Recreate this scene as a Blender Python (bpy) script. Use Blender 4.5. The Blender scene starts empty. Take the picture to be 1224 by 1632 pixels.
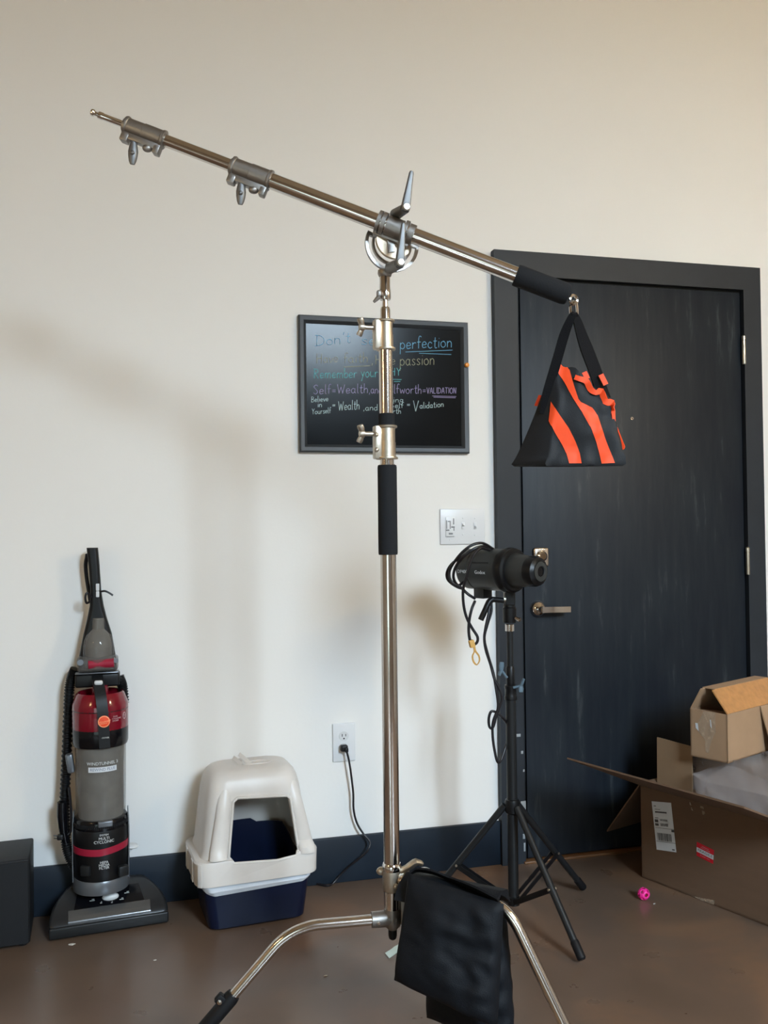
import bpy, bmesh, math, random
from mathutils import Vector, Matrix, noise
from mathutils.bvhtree import BVHTree

random.seed(7)
SC = bpy.context.scene
COL = SC.collection
PI = math.pi

# ------------------------------------------------------------------ camera
F_PX = 1437.4
CAM = Vector((-0.39894, -2.94711, 1.16803))
YAW, PITCH, ROLL = 0.25500958, 0.01699044, -0.01193735
_f = Vector((math.sin(YAW) * math.cos(PITCH), math.cos(YAW) * math.cos(PITCH), math.sin(PITCH)))
_r = Vector((math.cos(YAW), -math.sin(YAW), 0))
_u = _r.cross(_f)
_c, _s = math.cos(ROLL), math.sin(ROLL)
CR = _c * _r + _s * _u
CU = -_s * _r + _c * _u
CF = _f
cd = bpy.data.cameras.new('camera')
cd.sensor_fit = 'HORIZONTAL'
cd.sensor_width = 36.0
cd.lens = F_PX / 1224 * 36.0
cd.clip_start = 0.05
cam = bpy.data.objects.new('camera', cd)
COL.objects.link(cam)
mw = Matrix((CR, CU, -CF)).transposed().to_4x4()
mw.translation = CAM
cam.matrix_world = mw
SC.camera = cam

# ------------------------------------------------------------------ view and light
SC.view_settings.view_transform = 'Standard'
SC.view_settings.look = 'None'
SC.view_settings.gamma = 1.0
SC.view_settings.exposure = 0.0
SC.view_settings.use_curve_mapping = False

wd = bpy.data.worlds.new('sky')
SC.world = wd
wd.use_nodes = True
wd.node_tree.nodes['Background'].inputs[0].default_value = (0.62, 0.78, 1.0, 1)
wd.node_tree.nodes['Background'].inputs[1].default_value = 0.25


def area(name, loc, rot, sx, sy, power, color):
    l = bpy.data.lights.new(name, 'AREA')
    l.shape = 'RECTANGLE'
    l.size, l.size_y, l.energy, l.color = sx, sy, power, color
    o = bpy.data.objects.new(name, l)
    o.location, o.rotation_euler = loc, rot
    COL.objects.link(o)
    return o


ROOM_X0, ROOM_X1, ROOM_Y0, ROOM_H = -3.4, 3.2, -5.0, 3.9
W1 = (0.68, 1.62, 0.9, 3.5)       # window in the wall behind the camera: x0, x1, z0, z1
W2 = (-2.6, -0.9, 0.3, 1.5)       # unseen lower opening added for cool fill and chrome reflections: x0, x1, z0, z1
# bright overcast sky high outside the windows
area('daylight_sky', (0.5, -8.2, 5.14), (math.radians(90 - 24), 0, 0), 13.0, 3.6, 12900, (0.69, 0.87, 1.03))
area('added_low_fill', ((W2[0] + W2[1]) / 2, ROOM_Y0 - 0.1, (W2[2] + W2[3]) / 2), (PI / 2, 0, 0),
     W2[1] - W2[0], W2[3] - W2[2], 16, (0.78, 1.0, 0.96))  # weak cool fill added in the lower opening, also mirrored in the chrome


def bulb(loc, power, color, r=0.11):
    l = bpy.data.lights.new('warm_lamp', 'POINT')
    l.energy, l.color, l.shadow_soft_size = power, color, r
    o = bpy.data.objects.new('warm_lamp', l)
    o.location = loc
    COL.objects.link(o)


bulb((-2.5, -2.4, 2.0), 32, (1.0, 0.70, 0.34), 0.16)
bulb((2.2, -2.5, 2.4), 90, (1.0, 0.83, 0.57), 0.16)


# ------------------------------------------------------------------ pixel helpers (points of the photo to points in the room)
def ray(u, v):
    return CR * ((u - 612) / F_PX) - CU * ((v - 816) / F_PX) + CF


def at(u, v, d):
    return CAM + ray(u, v) * d


def onz(u, v, z=0.0):
    r = ray(u, v)
    return CAM + r * ((z - CAM.z) / r.z)


def ony(u, v, y=0.0):
    r = ray(u, v)
    return CAM + r * ((y - CAM.y) / r.y)


def onplane(u, v, p, n):
    r = ray(u, v)
    return CAM + r * ((p - CAM).dot(n) / r.dot(n))


def proj(p):
    d = Vector(p) - CAM
    z = d.dot(CF)
    return 612 + F_PX * d.dot(CR) / z, 816 - F_PX * d.dot(CU) / z, z


def zv(x, y, v):
    lo, hi = -2.0, 5.0
    for _ in range(50):
        m = (lo + hi) / 2
        if proj((x, y, m))[1] > v:
            lo = m
        else:
            hi = m
    return lo


# ------------------------------------------------------------------ materials
MATS = {}


def mat(name, col, rough=0.5, metal=0.0, spec=0.5, noise_amt=0.0, noise_scale=20.0, bump=0.0, bump_scale=60.0,
        trans=0.0, coat=0.0, col2=None, alpha=1.0, stretch=None, ior=1.45, sheen=0.0):
    m = bpy.data.materials.new(name)
    m.use_nodes = True
    nt = m.node_tree
    b = nt.nodes['Principled BSDF']
    b.inputs['Base Color'].default_value = (*col, 1)
    b.inputs['Roughness'].default_value = rough
    b.inputs['Metallic'].default_value = metal
    b.inputs['Specular IOR Level'].default_value = spec
    b.inputs['Transmission Weight'].default_value = trans
    b.inputs['Coat Weight'].default_value = coat
    b.inputs['Alpha'].default_value = alpha
    b.inputs['IOR'].default_value = ior
    b.inputs['Sheen Weight'].default_value = sheen
    tc = nt.nodes.new('ShaderNodeTexCoord')
    src = tc.outputs['Object']
    if stretch:
        mp = nt.nodes.new('ShaderNodeMapping')
        mp.inputs['Scale'].default_value = stretch
        nt.links.new(src, mp.inputs['Vector'])
        src = mp.outputs['Vector']
    if noise_amt > 0 or col2:
        n = nt.nodes.new('ShaderNodeTexNoise')
        n.inputs['Scale'].default_value = noise_scale
        n.inputs['Detail'].default_value = 5
        nt.links.new(src, n.inputs['Vector'])
        r = nt.nodes.new('ShaderNodeValToRGB')
        c2 = col2 if col2 else tuple(min(1, c * (1 + noise_amt)) for c in col)
        c1 = col if col2 else tuple(c * (1 - noise_amt) for c in col)
        r.color_ramp.elements[0].position = 0.3
        r.color_ramp.elements[1].position = 0.72
        r.color_ramp.elements[0].color = (*c1, 1)
        r.color_ramp.elements[1].color = (*c2, 1)
        nt.links.new(n.outputs['Fac'], r.inputs['Fac'])
        nt.links.new(r.outputs['Color'], b.inputs['Base Color'])
    if bump > 0:
        n2 = nt.nodes.new('ShaderNodeTexNoise')
        n2.inputs['Scale'].default_value = bump_scale
        n2.inputs['Detail'].default_value = 4
        nt.links.new(src, n2.inputs['Vector'])
        bp = nt.nodes.new('ShaderNodeBump')
        bp.inputs['Strength'].default_value = bump
        bp.inputs['Distance'].default_value = 0.002
        nt.links.new(n2.outputs['Fac'], bp.inputs['Height'])
        nt.links.new(bp.outputs['Normal'], b.inputs['Normal'])
    MATS[name] = m
    return m


M_wall = mat('painted_wall', (0.80, 0.785, 0.755), 0.75, spec=0.3, noise_amt=0.015, noise_scale=1.3, bump=0.12, bump_scale=90)
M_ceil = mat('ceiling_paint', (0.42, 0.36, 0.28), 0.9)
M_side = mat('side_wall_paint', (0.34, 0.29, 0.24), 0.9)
M_base = mat('navy_baseboard_paint', (0.008, 0.014, 0.023), 0.5, spec=0.35, noise_amt=0.2, noise_scale=6)
M_frame = mat('charcoal_frame_paint', (0.020, 0.024, 0.030), 0.5, spec=0.35, noise_amt=0.1, noise_scale=9, bump=0.1)
M_dark = mat('dark_gap', (0.004, 0.004, 0.005), 0.8)
M_steel = mat('chrome_tube', (0.66, 0.61, 0.56), 0.16, 1.0, noise_amt=0.04, noise_scale=30)
M_chrome = mat('polished_chrome', (0.78, 0.76, 0.74), 0.07, 1.0)
M_cast = mat('cast_aluminium', (0.50, 0.44, 0.36), 0.42, 1.0, noise_amt=0.06, noise_scale=60, bump=0.15, bump_scale=200)
M_castg = mat('grey_cast_aluminium', (0.33, 0.31, 0.29), 0.46, 1.0, noise_amt=0.06, noise_scale=60, bump=0.15, bump_scale=200)
M_lever = mat('dull_grey_lever', (0.20, 0.20, 0.20), 0.5, 0.9)
M_plate = mat('pale_machined_plate', (0.70, 0.60, 0.46), 0.55, 0.6, noise_amt=0.06, noise_scale=25)
M_nickel = mat('satin_nickel', (0.62, 0.56, 0.50), 0.22, 1.0)
M_hinge = mat('hinge_metal', (0.70, 0.66, 0.56), 0.3, 1.0)
M_foam = mat('black_foam', (0.015, 0.016, 0.018), 0.9, spec=0.25, bump=0.3, bump_scale=300)
M_rubber = mat('black_rubber', (0.004, 0.004, 0.005), 0.55, spec=0.35)
M_bagblk = mat('black_nylon', (0.009, 0.010, 0.012), 0.6, spec=0.35, bump=0.25, bump_scale=500)
M_bagblk2 = mat('black_cordura', (0.0030, 0.0042, 0.0065), 0.66, spec=0.28, bump=0.35, bump_scale=420)
M_web = mat('black_webbing', (0.004, 0.004, 0.005), 0.8, spec=0.2, bump=0.3, bump_scale=400)
M_orange = mat('safety_orange', (1.0, 0.082, 0.014), 0.6, noise_amt=0.05, noise_scale=40)
M_blk = mat('black_plastic', (0.004, 0.0042, 0.005), 0.38, spec=0.4, noise_amt=0.1)
M_blkgl = mat('glossy_black_plastic', (0.003, 0.0032, 0.0045), 0.16, spec=0.4)
M_grey = mat('charcoal_plastic', (0.010, 0.011, 0.012), 0.42, spec=0.4, noise_amt=0.08, noise_scale=15)
M_flash = mat('dark_grey_housing', (0.030, 0.032, 0.031), 0.45, noise_amt=0.08, noise_scale=15)
M_basegrey = mat('pearl_charcoal_plastic', (0.022, 0.022, 0.023), 0.30, metal=0.2, spec=0.4, noise_amt=0.06)
M_red = mat('dark_red_plastic', (0.17, 0.003, 0.012), 0.15, coat=0.4)
M_redband = mat('red_band_plastic', (0.30, 0.012, 0.035), 0.3)
M_silverp = mat('silver_plastic', (0.15, 0.16, 0.175), 0.30, metal=0.5)
M_window = mat('dark_glossy_window', (0.16, 0.165, 0.17), 0.22, metal=0.7)
M_whitep = mat('pale_grey_plastic', (0.62, 0.63, 0.63), 0.35)
M_smoke = mat('smoky_clear_plastic', (0.16, 0.15, 0.14), 0.10, alpha=0.42)
M_cone = mat('dusty_grey_inner', (0.20, 0.185, 0.16), 0.7, noise_amt=0.25, noise_scale=18)
M_hood = mat('warm_white_plastic', (0.64, 0.60, 0.56), 0.34, noise_amt=0.02)
M_pan = mat('navy_plastic', (0.0035, 0.007, 0.024), 0.34, spec=0.32, noise_amt=0.12)
M_liner = mat('white_plastic_film', (0.72, 0.76, 0.82), 0.22, trans=0.25, bump=0.5, bump_scale=40)
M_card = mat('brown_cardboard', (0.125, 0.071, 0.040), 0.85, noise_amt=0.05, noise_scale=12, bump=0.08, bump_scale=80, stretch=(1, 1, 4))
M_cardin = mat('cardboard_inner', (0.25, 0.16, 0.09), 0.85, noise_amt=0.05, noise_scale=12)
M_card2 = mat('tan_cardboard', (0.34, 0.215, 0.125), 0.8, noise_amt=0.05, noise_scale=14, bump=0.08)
M_tape = mat('clear_packing_tape', (0.55, 0.42, 0.30), 0.12, alpha=0.45, noise_amt=0.2, noise_scale=60, bump=0.4, bump_scale=60)
M_otape = mat('brown_packing_tape', (0.44, 0.21, 0.075), 0.3, noise_amt=0.15, noise_scale=50, bump=0.3, bump_scale=60)
M_film = mat('clear_plastic_bag', (0.56, 0.50, 0.48), 0.16, alpha=0.30, bump=1.0, bump_scale=22, noise_amt=0.1, noise_scale=8)
M_film2 = mat('clear_plastic_sheet', (0.62, 0.57, 0.55), 0.15, alpha=0.42, bump=1.0, bump_scale=26, noise_amt=0.15, noise_scale=10)
M_label = mat('label_paper', (0.60, 0.62, 0.64), 0.6)
M_ink = mat('label_ink', (0.06, 0.06, 0.065), 0.7)
M_stred = mat('red_sticker', (0.55, 0.008, 0.02), 0.5)
M_pink = mat('pink_plastic', (0.95, 0.03, 0.30), 0.35)
M_speckle = mat('pale_scrap', (0.55, 0.52, 0.47), 0.8)
M_mint = mat('pale_green_strip', (0.50, 0.60, 0.57), 0.45)
M_boardfr = mat('grey_board_frame', (0.040, 0.045, 0.050), 0.45, noise_amt=0.05)
M_board = mat('black_dry_erase_surface', (0.005, 0.0055, 0.006), 0.17, spec=0.16, noise_amt=0.3, noise_scale=5)
M_chb = mat('blue_marker', (0.16, 0.40, 0.58), 0.7)
M_chy = mat('yellow_marker', (0.34, 0.34, 0.22), 0.7)
M_cht = mat('teal_marker', (0.13, 0.46, 0.47), 0.7)
M_chp = mat('violet_marker', (0.33, 0.28, 0.46), 0.7)
M_chw = mat('white_marker', (0.45, 0.58, 0.58), 0.7)
M_smear = mat('faint_smear', (0.055, 0.055, 0.055), 0.6)
M_switch = mat('switch_plastic', (0.70, 0.71, 0.72), 0.3)
M_key = mat('switch_marking', (0.22, 0.23, 0.24), 0.5)
M_amber = mat('amber_plastic', (0.75, 0.26, 0.025), 0.25)
M_cord = mat('cord_rubber', (0.007, 0.0055, 0.0075), 0.45)
M_tan = mat('tan_strap', (0.62, 0.36, 0.10), 0.6)
M_logo = mat('orange_red_badge', (0.80, 0.075, 0.02), 0.35)
M_logow = mat('pale_orange_badge', (1.0, 0.42, 0.22), 0.4)
M_print = mat('pale_print', (0.60, 0.62, 0.62), 0.5)
M_printr = mat('pink_print', (0.55, 0.36, 0.38), 0.5)
M_strip = mat('label_blue_print', (0.16, 0.19, 0.28), 0.5)
M_blue = mat('blue_grey_plastic', (0.10, 0.155, 0.20), 0.4)
M_wood = mat('amber_threshold', (0.16, 0.07, 0.025), 0.4)
M_paint = mat('white_paint_chip', (0.30, 0.32, 0.33), 0.7)
M_glow = bpy.data.materials.new('lamp_diffuser')
M_glow.use_nodes = True
_b = M_glow.node_tree.nodes['Principled BSDF']
_b.inputs['Emission Color'].default_value = (1, 0.75, 0.48, 1)
_b.inputs['Emission Strength'].default_value = 2.0


def door_material():
    m = mat('dark_door_paint', (0.024, 0.028, 0.034), 0.48, spec=0.35)
    nt = m.node_tree
    b = nt.nodes['Principled BSDF']
    tc = nt.nodes.new('ShaderNodeTexCoord')
    mp = nt.nodes.new('ShaderNodeMapping')
    mp.inputs['Scale'].default_value = (9, 1, 1.1)
    n = nt.nodes.new('ShaderNodeTexNoise')
    n.inputs['Scale'].default_value = 2.6
    n.inputs['Detail'].default_value = 8
    n.inputs['Roughness'].default_value = 0.65
    nt.links.new(tc.outputs['Object'], mp.inputs['Vector'])
    nt.links.new(mp.outputs['Vector'], n.inputs['Vector'])
    r = nt.nodes.new('ShaderNodeValToRGB')
    e = r.color_ramp.elements
    e[0].position, e[0].color = 0.40, (0.007, 0.010, 0.016, 1)
    e[1].position, e[1].color = 0.80, (0.070, 0.078, 0.085, 1)
    x = e.new(0.60)
    x.color = (0.012, 0.0165, 0.022, 1)
    nt.links.new(n.outputs['Fac'], r.inputs['Fac'])
    nt.links.new(r.outputs['Color'], b.inputs['Base Color'])
    return m


def floor_material():
    m = mat('stained_concrete', (0.06, 0.04, 0.03), 0.3, spec=0.75)
    nt = m.node_tree
    b = nt.nodes['Principled BSDF']
    tc = nt.nodes.new('ShaderNodeTexCoord')
    n = nt.nodes.new('ShaderNodeTexNoise')
    n.inputs['Scale'].default_value = 2.2
    n.inputs['Detail'].default_value = 8
    n.inputs['Distortion'].default_value = 0.6
    nt.links.new(tc.outputs['Object'], n.inputs['Vector'])
    r = nt.nodes.new('ShaderNodeValToRGB')
    e = r.color_ramp.elements
    e[0].position, e[0].color = 0.30, (0.105, 0.070, 0.048, 1)
    e[1].position, e[1].color = 0.75, (0.22, 0.118, 0.064, 1)
    x = e.new(0.52)
    x.color = (0.130, 0.084, 0.058, 1)
    nt.links.new(n.outputs['Fac'], r.inputs['Fac'])
    v = nt.nodes.new('ShaderNodeTexVoronoi')          # pale paint specks and crumbs
    v.inputs['Scale'].default_value = 70
    nt.links.new(tc.outputs['Object'], v.inputs['Vector'])
    vr = nt.nodes.new('ShaderNodeValToRGB')
    vr.color_ramp.elements[0].position, vr.color_ramp.elements[0].color = 0.055, (1, 1, 1, 1)
    vr.color_ramp.elements[1].position, vr.color_ramp.elements[1].color = 0.09, (0, 0, 0, 1)
    nt.links.new(v.outputs['Distance'], vr.inputs['Fac'])
    n3 = nt.nodes.new('ShaderNodeTexNoise')
    n3.inputs['Scale'].default_value = 3.1
    nt.links.new(tc.outputs['Object'], n3.inputs['Vector'])
    g = nt.nodes.new('ShaderNodeMath')
    g.operation = 'GREATER_THAN'
    g.inputs[1].default_value = 0.56
    nt.links.new(n3.outputs['Fac'], g.inputs[0])
    mu = nt.nodes.new('ShaderNodeMath')
    mu.operation = 'MULTIPLY'
    nt.links.new(vr.outputs['Color'], mu.inputs[0])
    nt.links.new(g.outputs[0], mu.inputs[1])
    mu2 = nt.nodes.new('ShaderNodeMath')
    mu2.operation = 'MULTIPLY'
    mu2.inputs[1].default_value = 0.0
    nt.links.new(mu.outputs[0], mu2.inputs[0])
    mx = nt.nodes.new('ShaderNodeMix')
    mx.data_type = 'RGBA'
    nt.links.new(mu2.outputs[0], mx.inputs['Factor'])
    nt.links.new(r.outputs['Color'], mx.inputs['A'])
    mx.inputs['B'].default_value = (0.38, 0.34, 0.30, 1)
    nt.links.new(mx.outputs['Result'], b.inputs['Base Color'])
    n2 = nt.nodes.new('ShaderNodeTexNoise')
    n2.inputs['Scale'].default_value = 7
    n2.inputs['Detail'].default_value = 6
    nt.links.new(tc.outputs['Object'], n2.inputs['Vector'])
    mr = nt.nodes.new('ShaderNodeMapRange')
    mr.inputs['To Min'].default_value = 0.20
    mr.inputs['To Max'].default_value = 0.42
    nt.links.new(n2.outputs['Fac'], mr.inputs['Value'])
    nt.links.new(mr.outputs['Result'], b.inputs['Roughness'])
    return m


M_door = door_material()
M_floor = floor_material()

# ------------------------------------------------------------------ scene objects
ROOT = {}


def prop(o, label=None, cat=None, group=None, kind=None):
    for k, v in (('label', label), ('category', cat), ('group', group), ('kind', kind)):
        if v:
            o[k] = v
    return o


def thing(name, label, cat, loc=(0, 0, 0), rz=0.0, group=None):
    o = bpy.data.objects.new(name, None)
    COL.objects.link(o)
    o.empty_display_size = 0.05
    o.location = loc
    o.rotation_euler = (0, 0, rz)
    ROOT[o.name] = Matrix.Translation(Vector(loc)) @ Matrix.Rotation(rz, 4, 'Z')
    return prop(o, label, cat, group)


def frame_of(d, up=Vector((0, 0, 1))):
    d = Vector(d).normalized()
    if abs(d.dot(up)) > 0.98:
        up = Vector((0, 1, 0))
    x = up.cross(d).normalized()
    y = d.cross(x).normalized()
    return x, y, d


def smooth_path(pts, n=6):
    pts = [Vector(p) for p in pts]
    if len(pts) < 3:
        return pts
    q = [pts[0] * 2 - pts[1]] + pts + [pts[-1] * 2 - pts[-2]]
    out = []
    for i in range(1, len(q) - 2):
        for k in range(n):
            t = k / n
            a, b, c, d = q[i - 1], q[i], q[i + 1], q[i + 2]
            out.append(0.5 * ((2 * b) + (c - a) * t + (2 * a - 5 * b + 4 * c - d) * t * t + (3 * b - a - 3 * c + d) * t ** 3))
    out.append(pts[-1])
    return out


def rrect(hx, hy, r, n=5, cx=0.0, cy=0.0):
    r = min(r, hx * 0.999, hy * 0.999)
    out = []
    for (sx, sy, a0) in ((1, -1, -PI / 2), (1, 1, 0), (-1, 1, PI / 2), (-1, -1, PI)):
        for k in range(n + 1):
            a = a0 + (PI / 2) * k / n
            out.append((cx + sx * (hx - r) + r * math.cos(a), cy + sy * (hy - r) + r * math.sin(a)))
    return out


class MB:
    def __init__(self):
        self.bm = bmesh.new()

    def loft(self, rings, closed=True, cap0=True, cap1=True):
        bm = self.bm
        R = [[bm.verts.new(p) for p in ring] for ring in rings]
        n = len(R[0])
        for a, b in zip(R, R[1:]):
            for i in range(n if closed else n - 1):
                j = (i + 1) % n
                bm.faces.new((a[i], a[j], b[j], b[i]))
        if closed and cap0:
            bm.faces.new(list(reversed(R[0])))
        if closed and cap1:
            bm.faces.new(R[-1])
        return self

    def tube(self, pts, r, seg=12, caps=True, flat=None):
        pts = [Vector(p) for p in pts]
        rr = r if isinstance(r, (list, tuple)) else [r] * len(pts)
        rings = []
        x = None
        for i, p in enumerate(pts):
            d = (pts[min(i + 1, len(pts) - 1)] - pts[max(i - 1, 0)])
            if d.length < 1e-9:
                d = Vector((0, 0, 1))
            d.normalize()
            if x is None:
                x, y, _ = frame_of(d)
            else:
                x = x - d * x.dot(d)
                if x.length < 1e-6:
                    x, y, _ = frame_of(d)
                x.normalize()
            y = d.cross(x).normalized()
            fl = 1.0 if flat is None else flat
            rings.append([p + (x * math.cos(a) + y * math.sin(a) * fl) * rr[i] for a in [2 * PI * k / seg for k in range(seg)]])
        return self.loft(rings, True, caps, caps)

    def cyl(self, p0, p1, r0, r1=None, seg=24):
        return self.tube([p0, p1], [r0, r0 if r1 is None else r1], seg)

    def lathe(self, prof, p0, axis=(0, 0, 1), seg=36, cap0=True, cap1=True):
        x, y, d = frame_of(axis)
        p0 = Vector(p0)
        rings = [[p0 + d * h + (x * math.cos(a) + y * math.sin(a)) * max(r, 1e-5) for a in [2 * PI * k / seg for k in range(seg)]] for r, h in prof]
        return self.loft(rings, True, cap0, cap1)

    def box(self, c, s, rot=None, bev=0.0, segs=2):
        m = Matrix.Translation(Vector(c)) @ (rot.to_4x4() if rot else Matrix()) @ Matrix.Diagonal((*s, 1))
        g = bmesh.ops.create_cube(self.bm, size=1.0, matrix=m)
        if bev > 0:
            ed = list({e for v in g['verts'] for e in v.link_edges})
            bmesh.ops.bevel(self.bm, geom=ed, offset=bev, segments=segs, affect='EDGES', profile=0.5)
        return self

    def hexa(self, b, t):
        """solid from 4 bottom and 4 top points"""
        return self.loft([b, t])

    def prism(self, poly, o, ax, ay, th):
        """polygon given in the (ax, ay) frame at o, extruded by th along ax x ay (centred)"""
        o, ax, ay = Vector(o), Vector(ax).normalized(), Vector(ay).normalized()
        n = ax.cross(ay).normalized()
        r0 = [o + ax * p[0] + ay * p[1] - n * th / 2 for p in poly]
        r1 = [q + n * th for q in r0]
        return self.loft([r0, r1])

    def ball(self, c, r, sc=(1, 1, 1), seg=20, rot=None):
        m = Matrix.Translation(Vector(c)) @ (rot.to_4x4() if rot else Matrix()) @ Matrix.Diagonal((*[r * k for k in sc], 1))
        bmesh.ops.create_uvsphere(self.bm, u_segments=seg, v_segments=seg // 2 + 2, radius=1.0, matrix=m)
        return self

    def torus(self, c, axis, R, r, a0=0.0, a1=2 * PI, seg=28, tseg=8, ref=None):
        x, y, d = frame_of(axis)
        if ref is not None:
            x = Vector(ref).normalized()
            y = Vector(axis).normalized().cross(x)
        c = Vector(c)
        full = abs(a1 - a0) >= 2 * PI - 1e-6
        n = seg if full else seg + 1
        rings = []
        for k in range(n):
            a = a0 + (a1 - a0) * k / seg
            rad = x * math.cos(a) + y * math.sin(a)
            rings.append([c + rad * R + (rad * math.cos(b) + d * math.sin(b)) * r for b in [2 * PI * j / tseg for j in range(tseg)]])
        if full:
            rings.append(rings[0])
            self.loft(rings, True, False, False)
            bmesh.ops.remove_doubles(self.bm, verts=self.bm.verts, dist=1e-6)
        else:
            self.loft(rings)
        return self

    def ribbon(self, pts, width_dir, w, th):
        """flat strap following pts, wide along width_dir"""
        pts = [Vector(p) for p in pts]
        rings = []
        for i, p in enumerate(pts):
            d = (pts[min(i + 1, len(pts) - 1)] - pts[max(i - 1, 0)]).normalized()
            wd_ = Vector(width_dir[i]) if isinstance(width_dir, list) else Vector(width_dir)
            x = (wd_ - d * wd_.dot(d)).normalized()
            n = d.cross(x).normalized()
            ww = w[i] if isinstance(w, list) else w
            rings.append([p + x * ww / 2 + n * th / 2, p - x * ww / 2 + n * th / 2, p - x * ww / 2 - n * th / 2, p + x * ww / 2 - n * th / 2])
        return self.loft(rings)

    def text(self, body, size, fn, extrude=0.0003, shear=0.0, align='CENTER'):
        cu = bpy.data.curves.new('tmp_text', 'FONT')
        cu.body, cu.size, cu.shear = body, size, shear
        cu.align_x, cu.align_y = align, 'CENTER'
        cu.resolution_u = 3
        cu.extrude = extrude
        o = bpy.data.objects.new('tmp_text', cu)
        COL.objects.link(o)
        dg = bpy.context.evaluated_depsgraph_get()
        me = bpy.data.meshes.new_from_object(o.evaluated_get(dg))
        bpy.data.objects.remove(o)
        base = len(self.bm.verts)
        self.bm.from_mesh(me)
        self.bm.verts.ensure_lookup_table()
        for v in self.bm.verts[base:]:
            v.co = fn(v.co.x, v.co.y, v.co.z)
        bpy.data.meshes.remove(me)
        return self

    def bvh(self):
        self.bm.normal_update()
        return BVHTree.FromBMesh(self.bm)

    def build(self, name, m, parent=None, smooth=True, angle=35, label=None, kind=None, local=False, subdiv=0, keep_n=False):
        bm = self.bm
        if not keep_n:
            bmesh.ops.recalc_face_normals(bm, faces=bm.faces)
        if parent is not None and not local:
            p = parent
            while p.parent:
                p = p.parent
            if p.name in ROOT:
                bm.transform(ROOT[p.name].inverted())
        me = bpy.data.meshes.new(name)
        bm.to_mesh(me)
        bm.free()
        if isinstance(m, (list, tuple)):
            for k in m:
                me.materials.append(k)
        else:
            me.materials.append(m)
        if smooth:
            me.polygons.foreach_set('use_smooth', [True] * len(me.polygons))
            me.set_sharp_from_angle(angle=math.radians(angle))
        o = bpy.data.objects.new(name, me)
        COL.objects.link(o)
        if parent is not None:
            o.parent = parent
        if subdiv:
            s = o.modifiers.new('subdivision', 'SUBSURF')
            s.levels = s.render_levels = subdiv
        if label:
            o['label'] = label
        if kind:
            o['kind'] = kind
        return o


def apply_bool(obj, cutters):
    for c in cutters:
        md = obj.modifiers.new('cut', 'BOOLEAN')
        md.operation, md.object, md.solver = 'DIFFERENCE', c, 'EXACT'
    bpy.context.view_layer.update()
    dg = bpy.context.evaluated_depsgraph_get()
    me = bpy.data.meshes.new_from_object(obj.evaluated_get(dg))
    obj.modifiers.clear()
    old = obj.data
    obj.data = me
    bpy.data.meshes.remove(old)
    me.polygons.foreach_set('use_smooth', [True] * len(me.polygons))
    me.set_sharp_from_angle(angle=math.radians(35))
    for c in cutters:
        bpy.data.objects.remove(c)


def decal(poly, bvh, off=0.0012, cuts=3):
    """cloth or paper patch laid on a surface: outline in photo points, projected onto the surface below"""
    mb = MB()
    bm = mb.bm
    f = bm.faces.new([bm.verts.new((u, v, 0)) for u, v in poly])
    bmesh.ops.triangulate(bm, faces=[f])
    for _ in range(cuts):
        bmesh.ops.subdivide_edges(bm, edges=bm.edges[:], cuts=1, use_grid_fill=True)
    dead = []
    for vt in bm.verts:
        d = ray(vt.co.x, vt.co.y).normalized()
        hit = bvh.ray_cast(CAM, d)
        if hit[0] is None:
            near = bvh.find_nearest(at(vt.co.x, vt.co.y, proj(_decal_ref)[2]))
            vt.co = near[0] + near[1] * off
        else:
            n = hit[1] if hit[1].dot(d) < 0 else -hit[1]
            vt.co = hit[0] + n * off
    return mb


_decal_ref = Vector((0, 0, 0))

# ================================================================== SETTING
def struct(name, mb, m, parent=None, **k):
    o = mb.build(name, m, parent, **k)
    if parent is None:
        o['kind'] = 'structure'
    return o


T = 0.12
struct('floor', MB().box(((ROOM_X0 + ROOM_X1) / 2, (ROOM_Y0) / 2, -0.05), (ROOM_X1 - ROOM_X0 + 0.4, -ROOM_Y0 + 0.4, 0.1)), M_floor)
struct('ceiling', MB().box(((ROOM_X0 + ROOM_X1) / 2, (ROOM_Y0) / 2, ROOM_H + 0.05), (ROOM_X1 - ROOM_X0 + 0.4, -ROOM_Y0 + 0.4, 0.1)), M_ceil)
struct('wall_back', MB().box(((ROOM_X0 + ROOM_X1) / 2, T / 2, ROOM_H / 2), (ROOM_X1 - ROOM_X0 + 0.24, T, ROOM_H)), M_wall)
struct('wall_left', MB().box((ROOM_X0 - T / 2, ROOM_Y0 / 2, ROOM_H / 2), (T, -ROOM_Y0, ROOM_H)), M_side)


def fy(x0, x1, z0, z1):
    return ([(x0, ROOM_Y0 - T, z0), (x1, ROOM_Y0 - T, z0), (x1, ROOM_Y0, z0), (x0, ROOM_Y0, z0)],
            [(x0, ROOM_Y0 - T, z1), (x1, ROOM_Y0 - T, z1), (x1, ROOM_Y0, z1), (x0, ROOM_Y0, z1)])


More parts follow.
